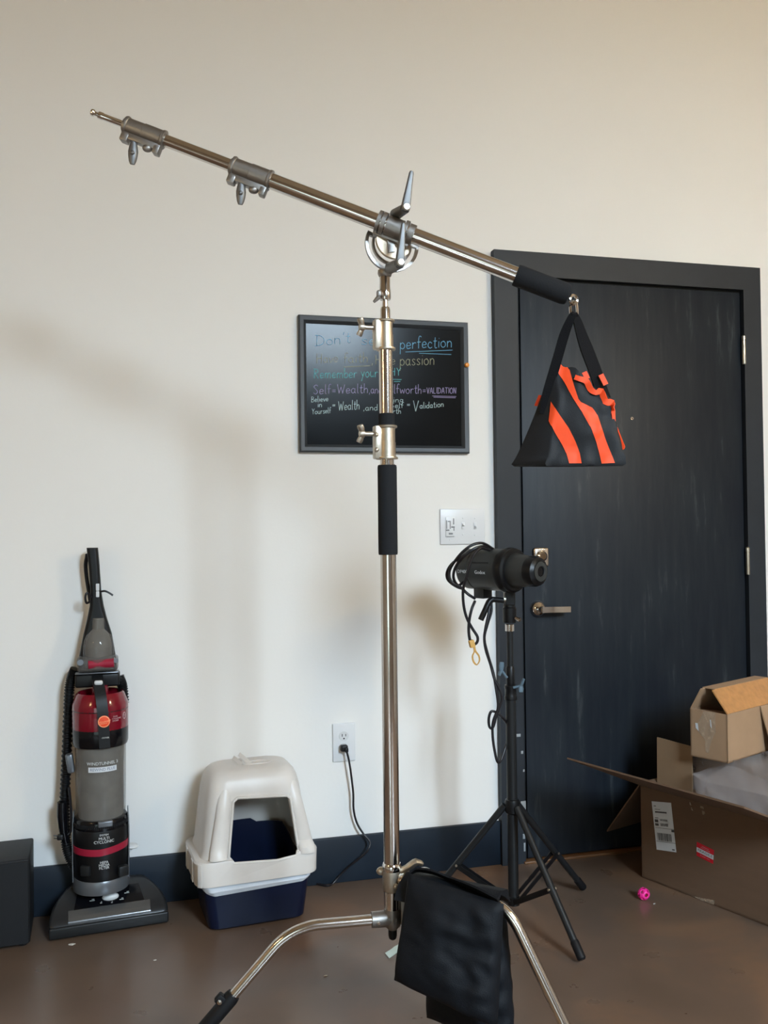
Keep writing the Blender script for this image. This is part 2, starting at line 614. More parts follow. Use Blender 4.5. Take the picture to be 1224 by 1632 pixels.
mb = MB()
for (x0, x1, z0, z1) in ((ROOM_X0 - T, W2[0], 0, ROOM_H), (W2[0], W2[1], 0, W2[2]), (W2[0], W2[1], W2[3], ROOM_H), (W2[1], W1[0], 0, ROOM_H),
                         (W1[0], W1[1], 0, W1[2]), (W1[0], W1[1], W1[3], ROOM_H), (W1[1], ROOM_X1 + T, 0, ROOM_H)):
    mb.hexa(*fy(x0, x1, z0, z1))
struct('wall_front', mb, M_side)
struct('wall_right', MB().box((ROOM_X1 + T / 2, ROOM_Y0 / 2, ROOM_H / 2), (T, -ROOM_Y0, ROOM_H)), M_side)
for nm, W in (('window_1', W1), ('added_window_2', W2)):
    mb = MB()
    for x in (W[0] + 0.02, (W[0] + W[1]) / 2, W[1] - 0.02):
        mb.box((x, ROOM_Y0 - 0.04, (W[2] + W[3]) / 2), (0.04, 0.05, W[3] - W[2]))
    for z in (W[2] + 0.02, W[3] - 0.02):
        mb.box(((W[0] + W[1]) / 2, ROOM_Y0 - 0.04, z), (W[1] - W[0], 0.045, 0.04))
    struct(nm, mb, M_frame)

# door geometry, read on the frame's front plane
FY = -0.030
DY = -0.016
FL = ony(785.5, 420, FY).x
FL = (ony(783.5, 420, FY).x + ony(805, 1370, FY).x) / 2
FR = (ony(1213, 430, FY).x + ony(1222.5, 1095, FY).x) / 2
FT = (ony(785, 398, FY).z + ony(1213, 426, FY).z) / 2
DL = (ony(825, 460, DY).x + ony(834.5, 1300, DY).x) / 2
DR = (ony(1181.5, 465, DY).x + ony(1189.5, 1095, DY).x) / 2
DT = (ony(881, 443, FY).z + ony(1182, 461, FY).z) / 2
BBT = 0.148

struct('baseboard_back', MB().box(((ROOM_X0 + FL) / 2, -0.008, BBT / 2), (FL - ROOM_X0 - 0.001, 0.016, BBT), bev=0.003), M_base)
struct('baseboard_right', MB().box(((ROOM_X1 + FR) / 2, -0.008, BBT / 2), (ROOM_X1 - FR - 0.001, 0.016, BBT), bev=0.003), M_base)
# door: frame, backing, leaf and hardware
door = thing('door_1', 'dark charcoal single door in a charcoal frame, at the right of the wall', 'door', ((DL + DR) / 2, 0, 0))
del door['category']
door['kind'] = 'structure'
mb = MB()
for (x0, x1, z0, z1) in ((FL, DL - 0.003, 0, FT), (DR + 0.004, FR, 0, FT), (DL - 0.003, DR + 0.004, DT, FT)):
    mb.box(((x0 + x1) / 2, FY / 2, (z0 + z1) / 2), (x1 - x0, -FY, z1 - z0))
mb.build('door_frame', M_frame, door)
MB().box(((DL + DR) / 2, -0.003, DT / 2), (DR - DL + 0.006, 0.006, DT)).build('door_jamb', M_dark, door)
leaf = MB().box(((DL + 0.011 + DR - 0.003) / 2, -0.0115, (0.012 + DT - 0.010) / 2), (DR - DL - 0.014, 0.010, DT - 0.022), bev=0.0015).build('door_leaf', M_door, door)
MB().box(((DL + DR) / 2, -0.022, 0.004), (DR - DL + 0.02, 0.034, 0.008), bev=0.002).build('threshold', M_wood, door)
LY = -0.0165
# lever handle
h = ony(857, 970, LY)
lev = MB()
lev.lathe([(0.0, 0.0), (0.029, 0.0), (0.0295, 0.004), (0.028, 0.010), (0.023, 0.018), (0.015, 0.024), (0.011, 0.026), (0.011, 0.050), (0.0, 0.050)], h, (0, -1, 0)).build('lever_rose', M_chrome, door)
lp = [h + Vector((-0.004, -0.048, 0)), h + Vector((0.03, -0.052, 0.0)), h + Vector((0.065, -0.050, -0.001)), h + Vector((0.102, -0.044, -0.002))]
MB().ribbon(smooth_path(lp, 5), (0, 0, 1), 0.020, 0.011).build('lever_handle', M_nickel, door)
d = ony(857, 888, LY)
MB().box(d + Vector((0.008, -0.008, 0)), (0.058, 0.016, 0.068), bev=0.007, segs=3).build('deadbolt', M_nickel, door)
MB().lathe([(0.0, 0), (0.019, 0), (0.018, 0.012), (0.012, 0.017), (0, 0.017)], d + Vector((0.006, -0.016, 0.004)), (0, -1, 0)).build('thumb_turn', M_chrome, door)
for (u, v0, v1) in ((1179, 534, 580), (1184.5, 872, 916)):
    a, b = ony(u, v1, -0.030), ony(u, v0, -0.030)
    x = DR + 0.001
    mb = MB().lathe([(0, 0), (0.0065, 0), (0.007, 0.003), (0.007, (b.z - a.z) - 0.022), (0.0062, (b.z - a.z) - 0.021), (0.0062, (b.z - a.z) - 0.019), (0.0075, (b.z - a.z) - 0.018), (0.0075, (b.z - a.z) - 0.004), (0.004, b.z - a.z), (0, b.z - a.z)], (x, -0.030, a.z))
    mb.build('hinge', M_hinge, door)
pv = ony(1007, 667, LY)
MB().lathe([(0, 0), (0.0055, 0), (0.0055, 0.002), (0.003, 0.002), (0.0025, 0.0), (0, 0)], pv, (0, -1, 0), 16).build('peephole', M_nickel, door)
# white paint chips on the frame's edge
mb = MB()
for (u, v, w, hh) in ((826, 1172, 8, 5), (832, 1199, 4, 5), (836, 1228, 3, 4), (835, 1333, 4, 8), (836, 1350, 3, 14), (834, 1285, 9, 17)):
    p = ony(u, v, FY)
    p.x = min(p.x, DL - 0.006)
    mb.box((p.x, FY - 0.0004, p.z), (w * 0.0021, 0.0008, hh * 0.0021), bev=0.0003)
mb.build('paint_chip', M_paint, door, kind='stuff')

# ================================================================== BOARD ON THE WALL
TL, TR, BR_, BL = ony(476, 501, -0.02), ony(746.7, 514, -0.02), ony(747.9, 722, -0.02), ony(478, 720.5, -0.02)
bx0, bx1 = (TL.x + BL.x) / 2, (TR.x + BR_.x) / 2
bz1, bz0 = (TL.z + TR.z) / 2, (BL.z + BR_.z) / 2
board = thing('message_board', 'black dry-erase board with grey frame and coloured handwriting hung on the wall', 'board', ((bx0 + bx1) / 2, 0, bz0))
FWD = 0.026
mb = MB()
prof = [(0.0, 0.0), (0.0, 0.018), (0.004, 0.022), (0.016, 0.020), (0.024, 0.012), (FWD, 0.008), (FWD, 0.0)]


def mitre(mb, x0, x1, z0, z1, prof):
    R = []
    for ins, dp in prof:
        R.append([(x0 + ins, -dp, z0 + ins), (x1 - ins, -dp, z0 + ins), (x1 - ins, -dp, z1 - ins), (x0 + ins, -dp, z1 - ins)])
    mb.loft(R, True, False, False)


mitre(mb, bx0, bx1, bz0, bz1, prof)
mb.build('board_frame', M_boardfr, board, angle=20)
MB().box(((bx0 + bx1) / 2, -0.004, (bz0 + bz1) / 2), (bx1 - bx0 - 0.044, 0.007, bz1 - bz0 - 0.044)).build('board_surface', M_board, board)

G = {}


def gl(ch, w, s):
    G[ch] = (w, [[tuple(float(q) for q in p.split(',')) for p in st.split()] for st in s.split('|')])


gl('a', 1.0, '.75,.85 .4,1 .08,.7 .08,.3 .4,0 .75,.35|.78,1 .74,.3 .95,0')
gl('b', .95, '.1,2 .1,0|.1,.6 .45,1 .8,.7 .75,.2 .4,0 .1,.2')
gl('c', .85, '.75,.8 .4,1 .1,.65 .12,.25 .45,0 .8,.2')
gl('d', 1.0, '.75,.8 .4,1 .08,.6 .15,.1 .5,0 .75,.35|.8,2 .78,.3 .9,0')
gl('e', .9, '.1,.5 .75,.6 .6,.97 .25,.95 .08,.5 .25,.05 .8,.2')
gl('f', .75, '.75,1.85 .5,2 .3,1.6 .3,0|.05,1 .65,1.05')
gl('g', 1.0, '.75,.8 .4,1 .1,.65 .2,.2 .5,.15 .75,.5|.78,1 .75,-.3 .5,-.75 .1,-.55')
gl('h', .95, '.1,2 .1,0|.1,.6 .45,1 .75,.75 .75,0')
gl('i', .4, '.2,1 .2,0|.2,1.45 .22,1.5')
gl('k', .9, '.1,2 .1,0|.75,1 .12,.45 .8,0')
gl('l', .4, '.15,2 .15,.2 .35,0')
gl('m', 1.4, '.1,1 .1,0|.1,.7 .35,1 .6,.8 .6,0|.6,.7 .9,1 1.2,.8 1.2,0')
gl('n', 1.0, '.1,1 .1,0|.1,.65 .45,1 .78,.75 .8,0')
gl('o', 1.0, '.45,1 .1,.75 .1,.25 .45,0 .82,.25 .82,.75 .45,1 .7,.95')
gl('p', 1.0, '.1,1 .1,-.85|.1,.65 .45,1 .82,.7 .8,.25 .45,0 .1,.25')
gl('r', .75, '.1,1 .1,0|.1,.6 .35,.95 .7,.95')
gl('s', .8, '.7,.85 .4,1 .15,.8 .4,.5 .68,.25 .4,0 .08,.15')
gl('t', .7, '.35,1.7 .33,.2 .55,0 .65,.1|.05,1.1 .65,1.15')
gl('u', 1.0, '.1,1 .1,.3 .4,0 .75,.3 .78,1|.78,1 .8,.1 .95,0')
gl('v', .85, '.05,1 .4,0 .78,1')
gl('w', 1.25, '.05,1 .3,0 .6,.8 .9,0 1.15,1')
gl('y', .95, '.08,1 .4,.25|.8,1 .5,.2 .2,-.75')
gl('A', 1.2, '.05,0 .55,1.9 1.05,0|.2,.7 .9,.75')
gl('B', 1.1, '.1,1.9 .1,0|.1,1.85 .7,1.7 .75,1.2 .1,1.0|.1,1.0 .85,.8 .85,.2 .1,0')
gl('D', 1.35, '.15,1.9 .15,0|-.1,1.85 .7,1.75 1.15,1.1 .9,.3 -.1,-.05')
gl('H', 1.3, '.1,1.9 .12,0|1.0,1.9 1.0,0|.0,.95 1.1,1.05')
gl('I', .5, '.25,1.9 .25,0')
gl('L', 1.0, '.1,1.9 .1,.05|.1,.05 .85,.05')
gl('N', 1.2, '.1,0 .1,1.9|.1,1.9 .9,0|.9,0 .95,1.9')
gl('O', 1.3, '.6,1.9 .1,1.3 .1,.5 .6,0 1.1,.5 1.1,1.3 .6,1.9')
gl('R', 1.15, '.1,1.9 .1,0|-.1,1.85 .75,1.75 .8,1.2 .1,.95|.3,.95 .95,0')
gl('S', 1.05, '.9,1.65 .5,1.9 .12,1.5 .5,1.0 .85,.5 .5,0 .05,.25')
gl('T', 1.1, '.5,1.9 .5,0|.0,1.9 1.0,1.85')
gl('V', 1.1, '.05,1.9 .5,0|.5,0 .95,1.9')
gl('W', 1.6, '.05,1.9 .4,0|.4,0 .75,1.4|.75,1.4 1.1,0|1.1,0 1.45,1.9')
gl('Y', 1.1, '.05,1.9 .5,1.0|1.0,1.9 .5,1.0 .5,0')
gl('=', .9, '.1,.75 .75,.78|.1,.4 .75,.42')
gl(',', .4, '.2,.15 .1,-.3')
gl("'", .4, '.25,1.9 .15,1.5')
G[' '] = (0.6, [])


def write(mb, txt, x0, z0, x1, z1, hgt, y, r=0.0011, wob=0.04):
    """handwriting from (x0,z0) along to (x1,z1), x-height hgt"""
    tot = sum(G[c][0] + 0.12 for c in txt)
    k = (x1 - x0) / tot
    pos = 0.0
    for c in txt:
        w, st = G[c]
        dz = random.uniform(-wob, wob)
        for s in st:
            pts = []
            for (a, b) in s:
                fx_ = x0 + (pos + a + 0.12 * b * 0.3) * k
                pts.append(Vector((fx_, y, z0 + (z1 - z0) * (pos / tot) + (b + dz) * hgt)))
            mb.tube(smooth_path(pts, 4), r, 6)
        pos += w + 0.12
    return mb


BY = -0.0083


def bp(u, v):
    p = ony(u, v, BY)
    return p.x, p.z


def line(parts, m, name, under=()):
    for (txt, u0, v0, u1, v1, hpx, r) in parts:
        a, b = bp(u0, v0), bp(u1, v1)
        write(MB(), txt, a[0], a[1], b[0], b[1], hpx * 0.00212, BY, r).build(name, m, board)
    for (u0, v0, u1, v1) in under:
        a, b = bp(u0, v0), bp(u1, v1)
        MB().tube([Vector((a[0], BY, a[1])), Vector((b[0], BY, b[1]))], 0.0011, 6).build('underline', m, board)


line([("Don't", 503, 551, 560, 545, 9, .0010), ("seek", 575, 549, 628, 552, 9, .0010), ('perfection', 637, 556, 722, 553, 10, .0013)], M_chb, 'handwriting_word', [(646, 561, 721, 558), (668, 563, 719, 565)])
line([('Have', 504, 579, 540, 577, 8, .0010), ('faith', 547, 578, 588, 577, 8, .0010), (',', 592, 580, 596, 580, 8, .001), ('Have', 598, 581, 631, 581, 8, .001), ('passion', 637, 582, 694, 581, 10, .0011)], M_chy, 'handwriting_word', [(548, 585, 590, 583)])
line([('Remember', 500, 603, 570, 602, 8, .0012), ('your', 575, 601, 603, 601, 8.5, .0012), ('WHY', 610, 599, 640, 598, 6.5, .0012)], M_cht, 'handwriting_word', [(611, 604, 640, 605), (628, 608, 638, 608)])
line([('Self=Wealth', 499, 628, 588, 626, 7.5, .0011), (',and', 588, 627, 610, 627, 7, .001), ('selfworth=', 614, 627, 680, 627, 7.5, .0011), ('VALIDATION', 680, 627, 728, 627, 5, .0012)], M_chp, 'handwriting_word', [(689, 631, 727, 632), (691, 633, 726, 634)])
line([('Believe', 496, 641, 524, 639, 4.6, .0009), ('in', 506, 649, 514, 649, 4.6, .0009), ('Yourself', 497, 660, 528, 658, 4.6, .0009), ('=', 529, 649, 536, 649, 5, .001), ('Wealth', 539, 654, 574, 652, 7.5, .0011), (',and', 579, 654, 603, 654, 5, .001),
      ('Loving', 606, 641, 644, 641, 4.6, .0009), ('Self', 622, 650, 644, 650, 4.6, .0009), ('Worth', 612, 659, 640, 659, 4.6, .0009), ('=', 648, 648, 655, 648, 5, .001), ('V', 658, 655, 669, 655, 9, .0012), ('alidation', 669, 651, 708, 648, 5, .0011)], M_chw, 'handwriting_word')
pin = ony(743.5, 582, -0.022)
pn = MB().lathe([(0, 0), (0.0075, 0), (0.0085, 0.004), (0.006, 0.0095), (0, 0.011)], pin, (0, -1, 0), 18).build('magnet', M_amber)
prop(pn, 'small round amber magnet stuck on the right side of the board frame', 'magnet')

# ================================================================== SWITCH AND OUTLET
a, b = ony(700.8, 811, -0.004), ony(773, 867, -0.004)
sx0, sx1, sz1, sz0 = a.x, b.x, a.z, b.z
sw = thing('light_switch', 'white three-gang wall switch plate with keypad, beside the door frame', 'switch', ((sx0 + sx1) / 2, 0, sz0))
MB().box(((sx0 + sx1) / 2, -0.0035, (sz0 + sz1) / 2), (sx1 - sx0, 0.007, sz1 - sz0), bev=0.0032, segs=3).build('wall_plate', M_switch, sw)
kc = ony(717.5, 840, -0.007)
MB().box((kc.x, -0.0085, kc.z), (0.034, 0.004, 0.068), bev=0.001).build('timer_keypad', M_switch, sw)
mb = MB()
for (u, v, w, hh) in ((712, 836, 1.6, 14), (716, 831, 5, 1.6), (717.5, 837, 1.5, 12), (713.5, 845, 6, 2.4), (718.5, 850.5, 7, 3), (723, 831, 2, 10), (722, 840, 6, 2.4), (723.5, 843, 1.6, 6), (718, 855, 13, 1)):
    p = ony(u, v, -0.011)
    mb.box((p.x, -0.0108, p.z), (w * 0.0021, 0.0008, hh * 0.0021), bev=0.0003)
mb.build('keypad_button', M_key, sw, kind='stuff')
for (u, up) in ((738, 1), (757, -1)):
    p = ony(u, 838, -0.007)
    MB().box((p.x, -0.0085, p.z), (0.011, 0.003, 0.024), bev=0.0008).box((p.x, -0.0120, p.z + 0.003 * up), (0.007, 0.010, 0.008), Matrix.Rotation(-0.35 * up, 3, 'X'), bev=0.0015).build('toggle', M_switch, sw)
for (u, v) in ((738, 826), (757, 826), (738, 852), (757, 853), (717, 860)):
    p = ony(u, v, -0.007)
    MB().lathe([(0, 0), (0.0028, 0), (0.002, 0.0012), (0, 0.0014)], (p.x, -0.0068, p.z), (0, -1, 0), 12).build('screw', M_switch, sw)

a, b = ony(529.8, 1153.5, -0.004), ony(566.3, 1212, -0.004)
ox0, ox1, oz1, oz0 = a.x, b.x, a.z, b.z
ol = thing('wall_outlet', 'white duplex wall outlet above the baseboard, between litter box and chrome stand', 'outlet', ((ox0 + ox1) / 2, 0, oz0))
MB().box(((ox0 + ox1) / 2, -0.0035, (oz0 + oz1) / 2), (ox1 - ox0, 0.007, oz1 - oz0), bev=0.003, segs=3).build('wall_plate', M_switch, ol)
for v in (1173, 1192):
    p = ony(548, v, -0.007)
    rc = MB().lathe([(0, 0), (0.0165, 0), (0.0162, 0.0022), (0, 0.0022)], (p.x, -0.0066, p.z), (0, -1, 0), 28).build('receptacle', M_whitep, ol)
    mb = MB()
    mb.box((p.x - 0.006, -0.0090, p.z + 0.003), (0.0022, 0.0008, 0.009)).box((p.x + 0.006, -0.0090, p.z + 0.003), (0.0022, 0.0008, 0.008)).cyl((p.x, -0.0086, p.z - 0.008), (p.x, -0.0094, p.z - 0.008), 0.0026, seg=12)
    mb.build('slot', M_dark, rc)
pc = thing('power_cable', 'black power cord plugged into the white wall outlet and trailing behind the litter box', 'cord', ony(549, 1190, -0.01))
p = ony(548, 1192, -0.02)
MB().box((p.x, -0.021, p.z), (0.024, 0.024, 0.021), bev=0.005, segs=3).box((p.x + 0.006, -0.034, p.z - 0.004), (0.012, 0.012, 0.014), bev=0.003).build('plug', M_blk, pc)
pts = [Vector((p.x + 0.006, -0.036, p.z - 0.008))] + [ony(u, v, y) for (u, v, y) in ((556.5, 1214, -0.037), (560, 1238, -0.034), (563, 1265, -0.03), (563.5, 1290, -0.028), (569, 1312, -0.028), (580, 1330, -0.034), (589, 1341, -0.045), (588, 1352, -0.055), (578, 1364, -0.05), (556, 1381, -0.032), (541, 1396, -0.024))]
pts += [onz(u, v, 0.005) for (u, v) in ((530, 1408.5), (521, 1411.5), (507, 1409), (494, 1407), (480, 1406))]
MB().tube(smooth_path(pts, 5), 0.0034, 8).build('cable', M_cord, pc)

# ================================================================== BOOM STAND (chrome)
SD = 1.97
P0 = at(620, 1000, SD)
PX, PY = P0.x, P0.y
bs = thing('boom_stand', 'chrome studio boom stand with long tilted arm, standing in the middle of the room', 'stand', (PX, PY, 0))
Zc = lambda v: zv(PX, PY, v)
KD = SD / F_PX


def pz(v):
    return Vector((PX, PY, Zc(v)))


TOCAM = (CAM - Vector((PX, PY, CAM.z))).normalized()
RIGHT = Vector((CR.x, CR.y, 0)).normalized()


def colm(name, m, prof, parent=bs, seg=32):
    """turned part of the column: list of (radius in mm, image row)"""
    z0 = Zc(prof[0][1])
    return MB().lathe([(r / 1000, Zc(v) - z0) for r, v in prof], (PX, PY, z0), seg=seg).build(name, m, parent)


colm('lower_column', M_steel, [(17.3, 1390), (17.3, 740)])
colm('grip_sleeve', M_foam, [(15, 884), (20.5, 884), (21.2, 881), (21.2, 745), (20.3, 741.5), (15, 741.5)])
colm('middle_column', M_steel, [(15.2, 742), (15.2, 520)])
colm('stop_ring', M_foam, [(14, 678), (17.6, 678), (17.6, 659.5), (14, 659.5)])
colm('upper_column', M_steel, [(11, 560), (11.2, 494), (9.5, 490), (6.2, 489), (6.2, 470)])


def t_knob(pa, out, up, parent, m=M_cast, L=0.030, wing=0.019, nm='wing_knob'):
    out = Vector(out).normalized()
    up = Vector(up).normalized()
    mb = MB()
    mb.cyl(pa, pa + out * L, 0.0052, 0.0048, 16)
    c = pa + out * L
    mb.lathe([(0, -0.006), (0.008, -0.005), (0.009, 0.0), (0.0075, 0.006), (0, 0.008)], c, out, 20)
    for s in (1, -1):
        pts = [c, c + up * s * wing * 0.5 + out * 0.002, c + up * s * wing + out * 0.006]
        mb.tube(smooth_path(pts, 4), [0.0065, 0.0062, 0.0060, 0.0066, 0.0072, 0.0076, 0.0078, 0.0076, 0.0068], 12, flat=0.7)
    return mb.build(nm, m, parent)


def collar(v0, v1, r, parent, knob_v, m=M_cast, bolt_v=None, kdir=None, bodyx=0.016):
    z0, z1 = Zc(v1), Zc(v0)
    H = z1 - z0
    c = MB().lathe([(0.012, 0), (r + 0.0045, 0), (r + 0.005, 0.002), (r + 0.0045, 0.0045), (r, 0.006), (r, H * 0.50), (r - 0.0008, H * 0.505), (r - 0.0008, H - 0.006), (r + 0.0035, H - 0.0045), (r + 0.004, H - 0.002), (r + 0.003, H), (0.012, H)], (PX, PY, z0))
    ob = c.build('locking_collar', m, parent)
    dr = kdir or (-RIGHT * 0.97 + TOCAM * 0.25).normalized()
    side = Vector((0, 0, 1)).cross(dr)
    rot = Matrix((dr, side, Vector((0, 0, 1)))).transposed()
    MB().box(Vector((PX, PY, z0 + H / 2)) + dr * (r + 0.002), (bodyx, 0.026, H * 0.98), rot, bev=0.003).build('clamp_block', m, ob)
    kz = Zc(knob_v)
    t_knob(Vector((PX, PY, kz)) + dr * (r + 0.006), dr, Vector((0, 0, 1)) * 0.94 + side * 0.3, ob, m)
    if bolt_v:
        for bv in bolt_v:
            q = Vector((PX, PY, Zc(bv))) + dr * (r + 0.004) + TOCAM * 0.012
            MB().ball(q, 0.0055, (1, 1, 1), 14).build('bolt', m, ob)
    return ob


collar(510, 558, 0.0170, bs, 523)
collar(678.5, 732, 0.0195, bs, 692, bolt_v=(694, 718))
# base: collar, hub, legs
colm('base_ring', M_chrome, [(16, 1387), (20.5, 1386), (21.5, 1383), (21.0, 1378), (19, 1375), (17.3, 1374.5)])
hub = colm('base_clamp', M_cast, [(15, 1419), (19.5, 1418), (20.5, 1412), (20.5, 1392), (19.5, 1386), (16, 1385.5)])
dk = (RIGHT * 0.9 - TOCAM * 0.35).normalized()
q = pz(1402)
MB().box(q + dk * 0.022 + TOCAM * 0.004, (0.034, 0.030, 0.036), Matrix((dk, Vector((0, 0, 1)).cross(dk), Vector((0, 0, 1)))).transposed(), bev=0.006).ball(q + TOCAM * 0.021 + RIGHT * 0.008 - Vector((0, 0, .006)), 0.006).build('clamp_block', M_cast, hub)
pa = at(640, 1387, SD - 0.01)
MB().tube(smooth_path([pa, at(652, 1381, SD - 0.015), at(663, 1374, SD - 0.015), at(673, 1377, SD - 0.01)], 4), [0.010] * 4 + [0.0115] * 5 + [0.009] * 3 + [0.006], 12, flat=0.7).cyl(at(636, 1395, SD), at(648, 1388, SD - 0.01), 0.009).build('wing_knob', M_cast, hub)
MB().ball(at(608, 1388, SD), 0.009, (1.3, 1, 1)).cyl(at(604, 1390, SD), at(616, 1390, SD), 0.006).build('pivot_pin', M_cast, hub)
colm('hub_post', M_chrome, [(17.5, 1462), (18, 1440), (18, 1419)])
colm('hub_plug', M_rubber, [(5, 1497), (8, 1495), (9.5, 1490), (9.5, 1478), (8, 1474)])
legspec = []
# left leg
a0 = pz(1463)
zl = Zc(1463)
b1 = onz(545, 1470, zl)
b2 = onz(492, 1475, zl)
hd = (b2 - a0)
hd.z = 0
hd.normalize()
bend = onz(466, 1482, zl)


def make_leg(start, heading, reach, drop_slope, parent, foot_z=0.012, dia=0.0112, sleeve=0.125):
    """horizontal run, smooth bend, then the sloping run down to the floor"""
    heading = Vector(heading).normalized()
    s = Vector(start)
    e = s + heading * reach
    dn = Vector((heading.x, heading.y, -drop_slope)).normalized()
    L = (s.z - foot_z) / -dn.z
    pts = [s, s + heading * (reach - 0.06)]
    R = 0.06
    for k in range(1, 10):
        t = k / 10
        a, b, c = e - heading * R, e, e + dn * R
        pts.append(a * (1 - t) ** 2 + b * 2 * t * (1 - t) + c * t * t)
    foot = e + dn * L
    pts += [e + dn * R, e + dn * (L * 0.5), foot]
    lg = MB().tube(pts, dia, 20).build('leg', M_steel, parent)
    f0 = e + dn * (L - sleeve)
    MB().tube([f0, f0 + dn * 0.01, foot - dn * 0.01, foot], [0.0145, 0.0165, 0.0165, 0.011], 18).build('rubber_foot', M_rubber, lg)
    sd = Vector((0, 0, 1)).cross(heading).normalized()
    nn = dn.cross(sd).normalized()
    if nn.z < 0:
        nn = -nn
    q = f0 + dn * 0.022 + nn * 0.016 + TOCAM * 0.004
    MB().box(q, (0.020, 0.018, 0.020), Matrix((dn, sd, nn)).transposed(), bev=0.003).build('foot_lug', M_rubber, lg)
    MB().lathe([(0, 0), (0.0055, 0), (0.005, 0.003), (0, 0.004)], q + TOCAM * 0.011, TOCAM, 14).build('foot_rivet', M_chrome, lg)
    return lg


reachL = (bend - a0).length
endp = onz(362, 1600, 0.0)
best = None
for k in range(40, 320):
    sl = k / 100
    dn = Vector((hd.x, hd.y, -sl)).normalized()
    for j in range(5, 40):
        u, v, _ = proj(bend + dn * (j / 100))
        e = abs(u - 362) + abs(v - 1600)
        if best is None or e < best[0]:
            best = (e, sl)
sl_ = 0.10
_dn = Vector((hd.x, hd.y, -best[1])).normalized()
_L = (zl - 0.012) / -_dn.z
while sl_ < _L - 0.05 and proj(bend + _dn * (_L - sl_))[1] > 1591:
    sl_ += 0.004
make_leg(a0 + hd * 0.01, hd, reachL - 0.01, best[1], bs, sleeve=sl_)
sk = MB()
s0 = pz(1463)
mb = MB().tube([s0 - hd * 0.006, s0 + hd * 0.016, s0 + hd * 0.046], [0.0185, 0.0175, 0.0165], 24)
mb.build('leg_socket', M_castg, bs)
MB().lathe([(0, 0), (0.0042, 0), (0.0036, 0.003), (0, 0.0035)], s0 + hd * 0.030 + TOCAM * 0.0165, TOCAM, 14).build('socket_screw', M_chrome, bs)
colm('hub_body', M_castg, [(8, 1482), (17, 1475), (18.6, 1468), (18.6, 1450), (18.2, 1447)])
# bracket plate behind the hub
MB().box(pz(1440) + RIGHT * 0.024 - TOCAM * 0.004, (0.012, 0.03, Zc(1410) - Zc(1474)), Matrix.Rotation(-YAW, 3, 'Z'), bev=0.002).build('hub_bracket', M_castg, bs)
# right leg towards the camera
zr = Zc(1400)
bR = onz(806, 1438, zr)
hR = bR - Vector((PX, PY, zr))
reachR = hR.length
hR.normalize()
best = None
for k in range(40, 320):
    sl = k / 100
    dn = Vector((hR.x, hR.y, -sl)).normalized()
    for j in range(5, 60):
        u, v, _ = proj(bR + dn * (j / 100))
        e = abs(u - 897) + abs(v - 1628)
        if best is None or e < best[0]:
            best = (e, sl)
make_leg(Vector((PX, PY, zr)) + hR * 0.02, hR, reachR - 0.02, best[1], bs)
LEGR = (Vector((PX, PY, zr)), hR.copy(), reachR)
# rear leg, mostly behind the black sandbag
hB = (RIGHT * 0.42 - TOCAM * 0.9).normalized()
zb = Zc(1432)
make_leg(Vector((PX, PY, zb)) + hB * 0.015, hB, 0.19, 1.9, bs)

# boom arm
BD = SD - 0.035


def bm_at(u, dz=0.0):
    """point on the boom axis at image column u"""
    v = 179 + (u - 146) * 0.3834
    return at(u, v, BD)


bdir = (bm_at(900) - bm_at(150)).normalized()
bup = (Vector((0, 0, 1)) - bdir * bdir.z).normalized()
boom = MB().tube([bm_at(425), bm_at(826)], 0.0172, 32).build('boom_arm', M_steel, bs, label='thick tilted chrome arm')
MB().tube([bm_at(255), bm_at(380)], 0.0132, 28).build('boom_extension', M_steel, boom)
o = bm_at(146)
L = (bm_at(206) - o).length
MB().lathe([(0, 0), (0.0072, 0), (0.0078, 0.002), (0.0078, 0.005), (0.0050, 0.0075), (0.0050, 0.013), (0.0080, 0.017), (0.0080, 0.026), (0.0072, 0.028), (0.0072, L)], o, bdir, 24).build('spigot', M_chrome, boom)


def boom_collar(u0, u1, r, kpx, parent):
    a, b = bm_at(u0), bm_at(u1)
    H = (b - a).length
    ob = MB().lathe([(0.007, -0.004), (r * 0.8, -0.004), (r * 0.8, 0.0), (r + 0.002, 0), (r + 0.0028, 0.003), (r + 0.002, 0.006), (r, 0.0075), (r, H * 0.46), (r + 0.0012, H * 0.47), (r + 0.0012, H - 0.008), (r + 0.0028, H - 0.006), (r + 0.0028, H - 0.001), (r + 0.001, H), (0.007, H)], a, bdir, 32).build('locking_collar', M_castg, parent)
    side = bdir.cross(bup)
    rot = Matrix((bdir, side, bup)).transposed()
    mid = (a + b) / 2
    blk = MB()
    blk.box(mid - bup * (r + 0.004), (H * 0.98, 0.022, 0.014), rot, bev=0.003)
    blk.box(a + bdir * 0.010 - bup * (r + 0.009), (0.018, 0.024, 0.018), rot, bev=0.003)
    blk.box(b - bdir * 0.008 - bup * (r + 0.010), (0.014, 0.024, 0.018), rot, bev=0.003)
    blk.build('clamp_block', M_castg, ob)
    MB().ball(a + bdir * H * 0.70 - bup * (r + 0.013) + TOCAM * 0.004, 0.0085, (1.3, 1, 1), 16).build('bolt', M_castg, ob)
    ku, kv0, kv1 = kpx
    k0 = at(ku, kv0, BD - 0.005)
    k1 = at(ku - 2, kv1, BD - 0.005)
    dd = (k1 - k0)
    tt = dd.normalized()
    pts = [k0 - tt * 0.014, k0, k0 + dd * 0.18, k0 + dd * 0.4, k0 + dd * 0.62, k0 + dd * 0.85, k1]
    MB().tube(pts, [0.0075, 0.0072, 0.0090, 0.0105, 0.0098, 0.0078, 0.0050], 16, flat=0.62).ball(k0 + dd * 0.5 + TOCAM * 0.005, 0.005).build('wing_knob', M_lever, ob)
    return ob


boom_collar(200, 263, 0.0175, (213, 228, 262), boom)
boom_collar(370, 432, 0.0195, (385, 292, 326), boom)
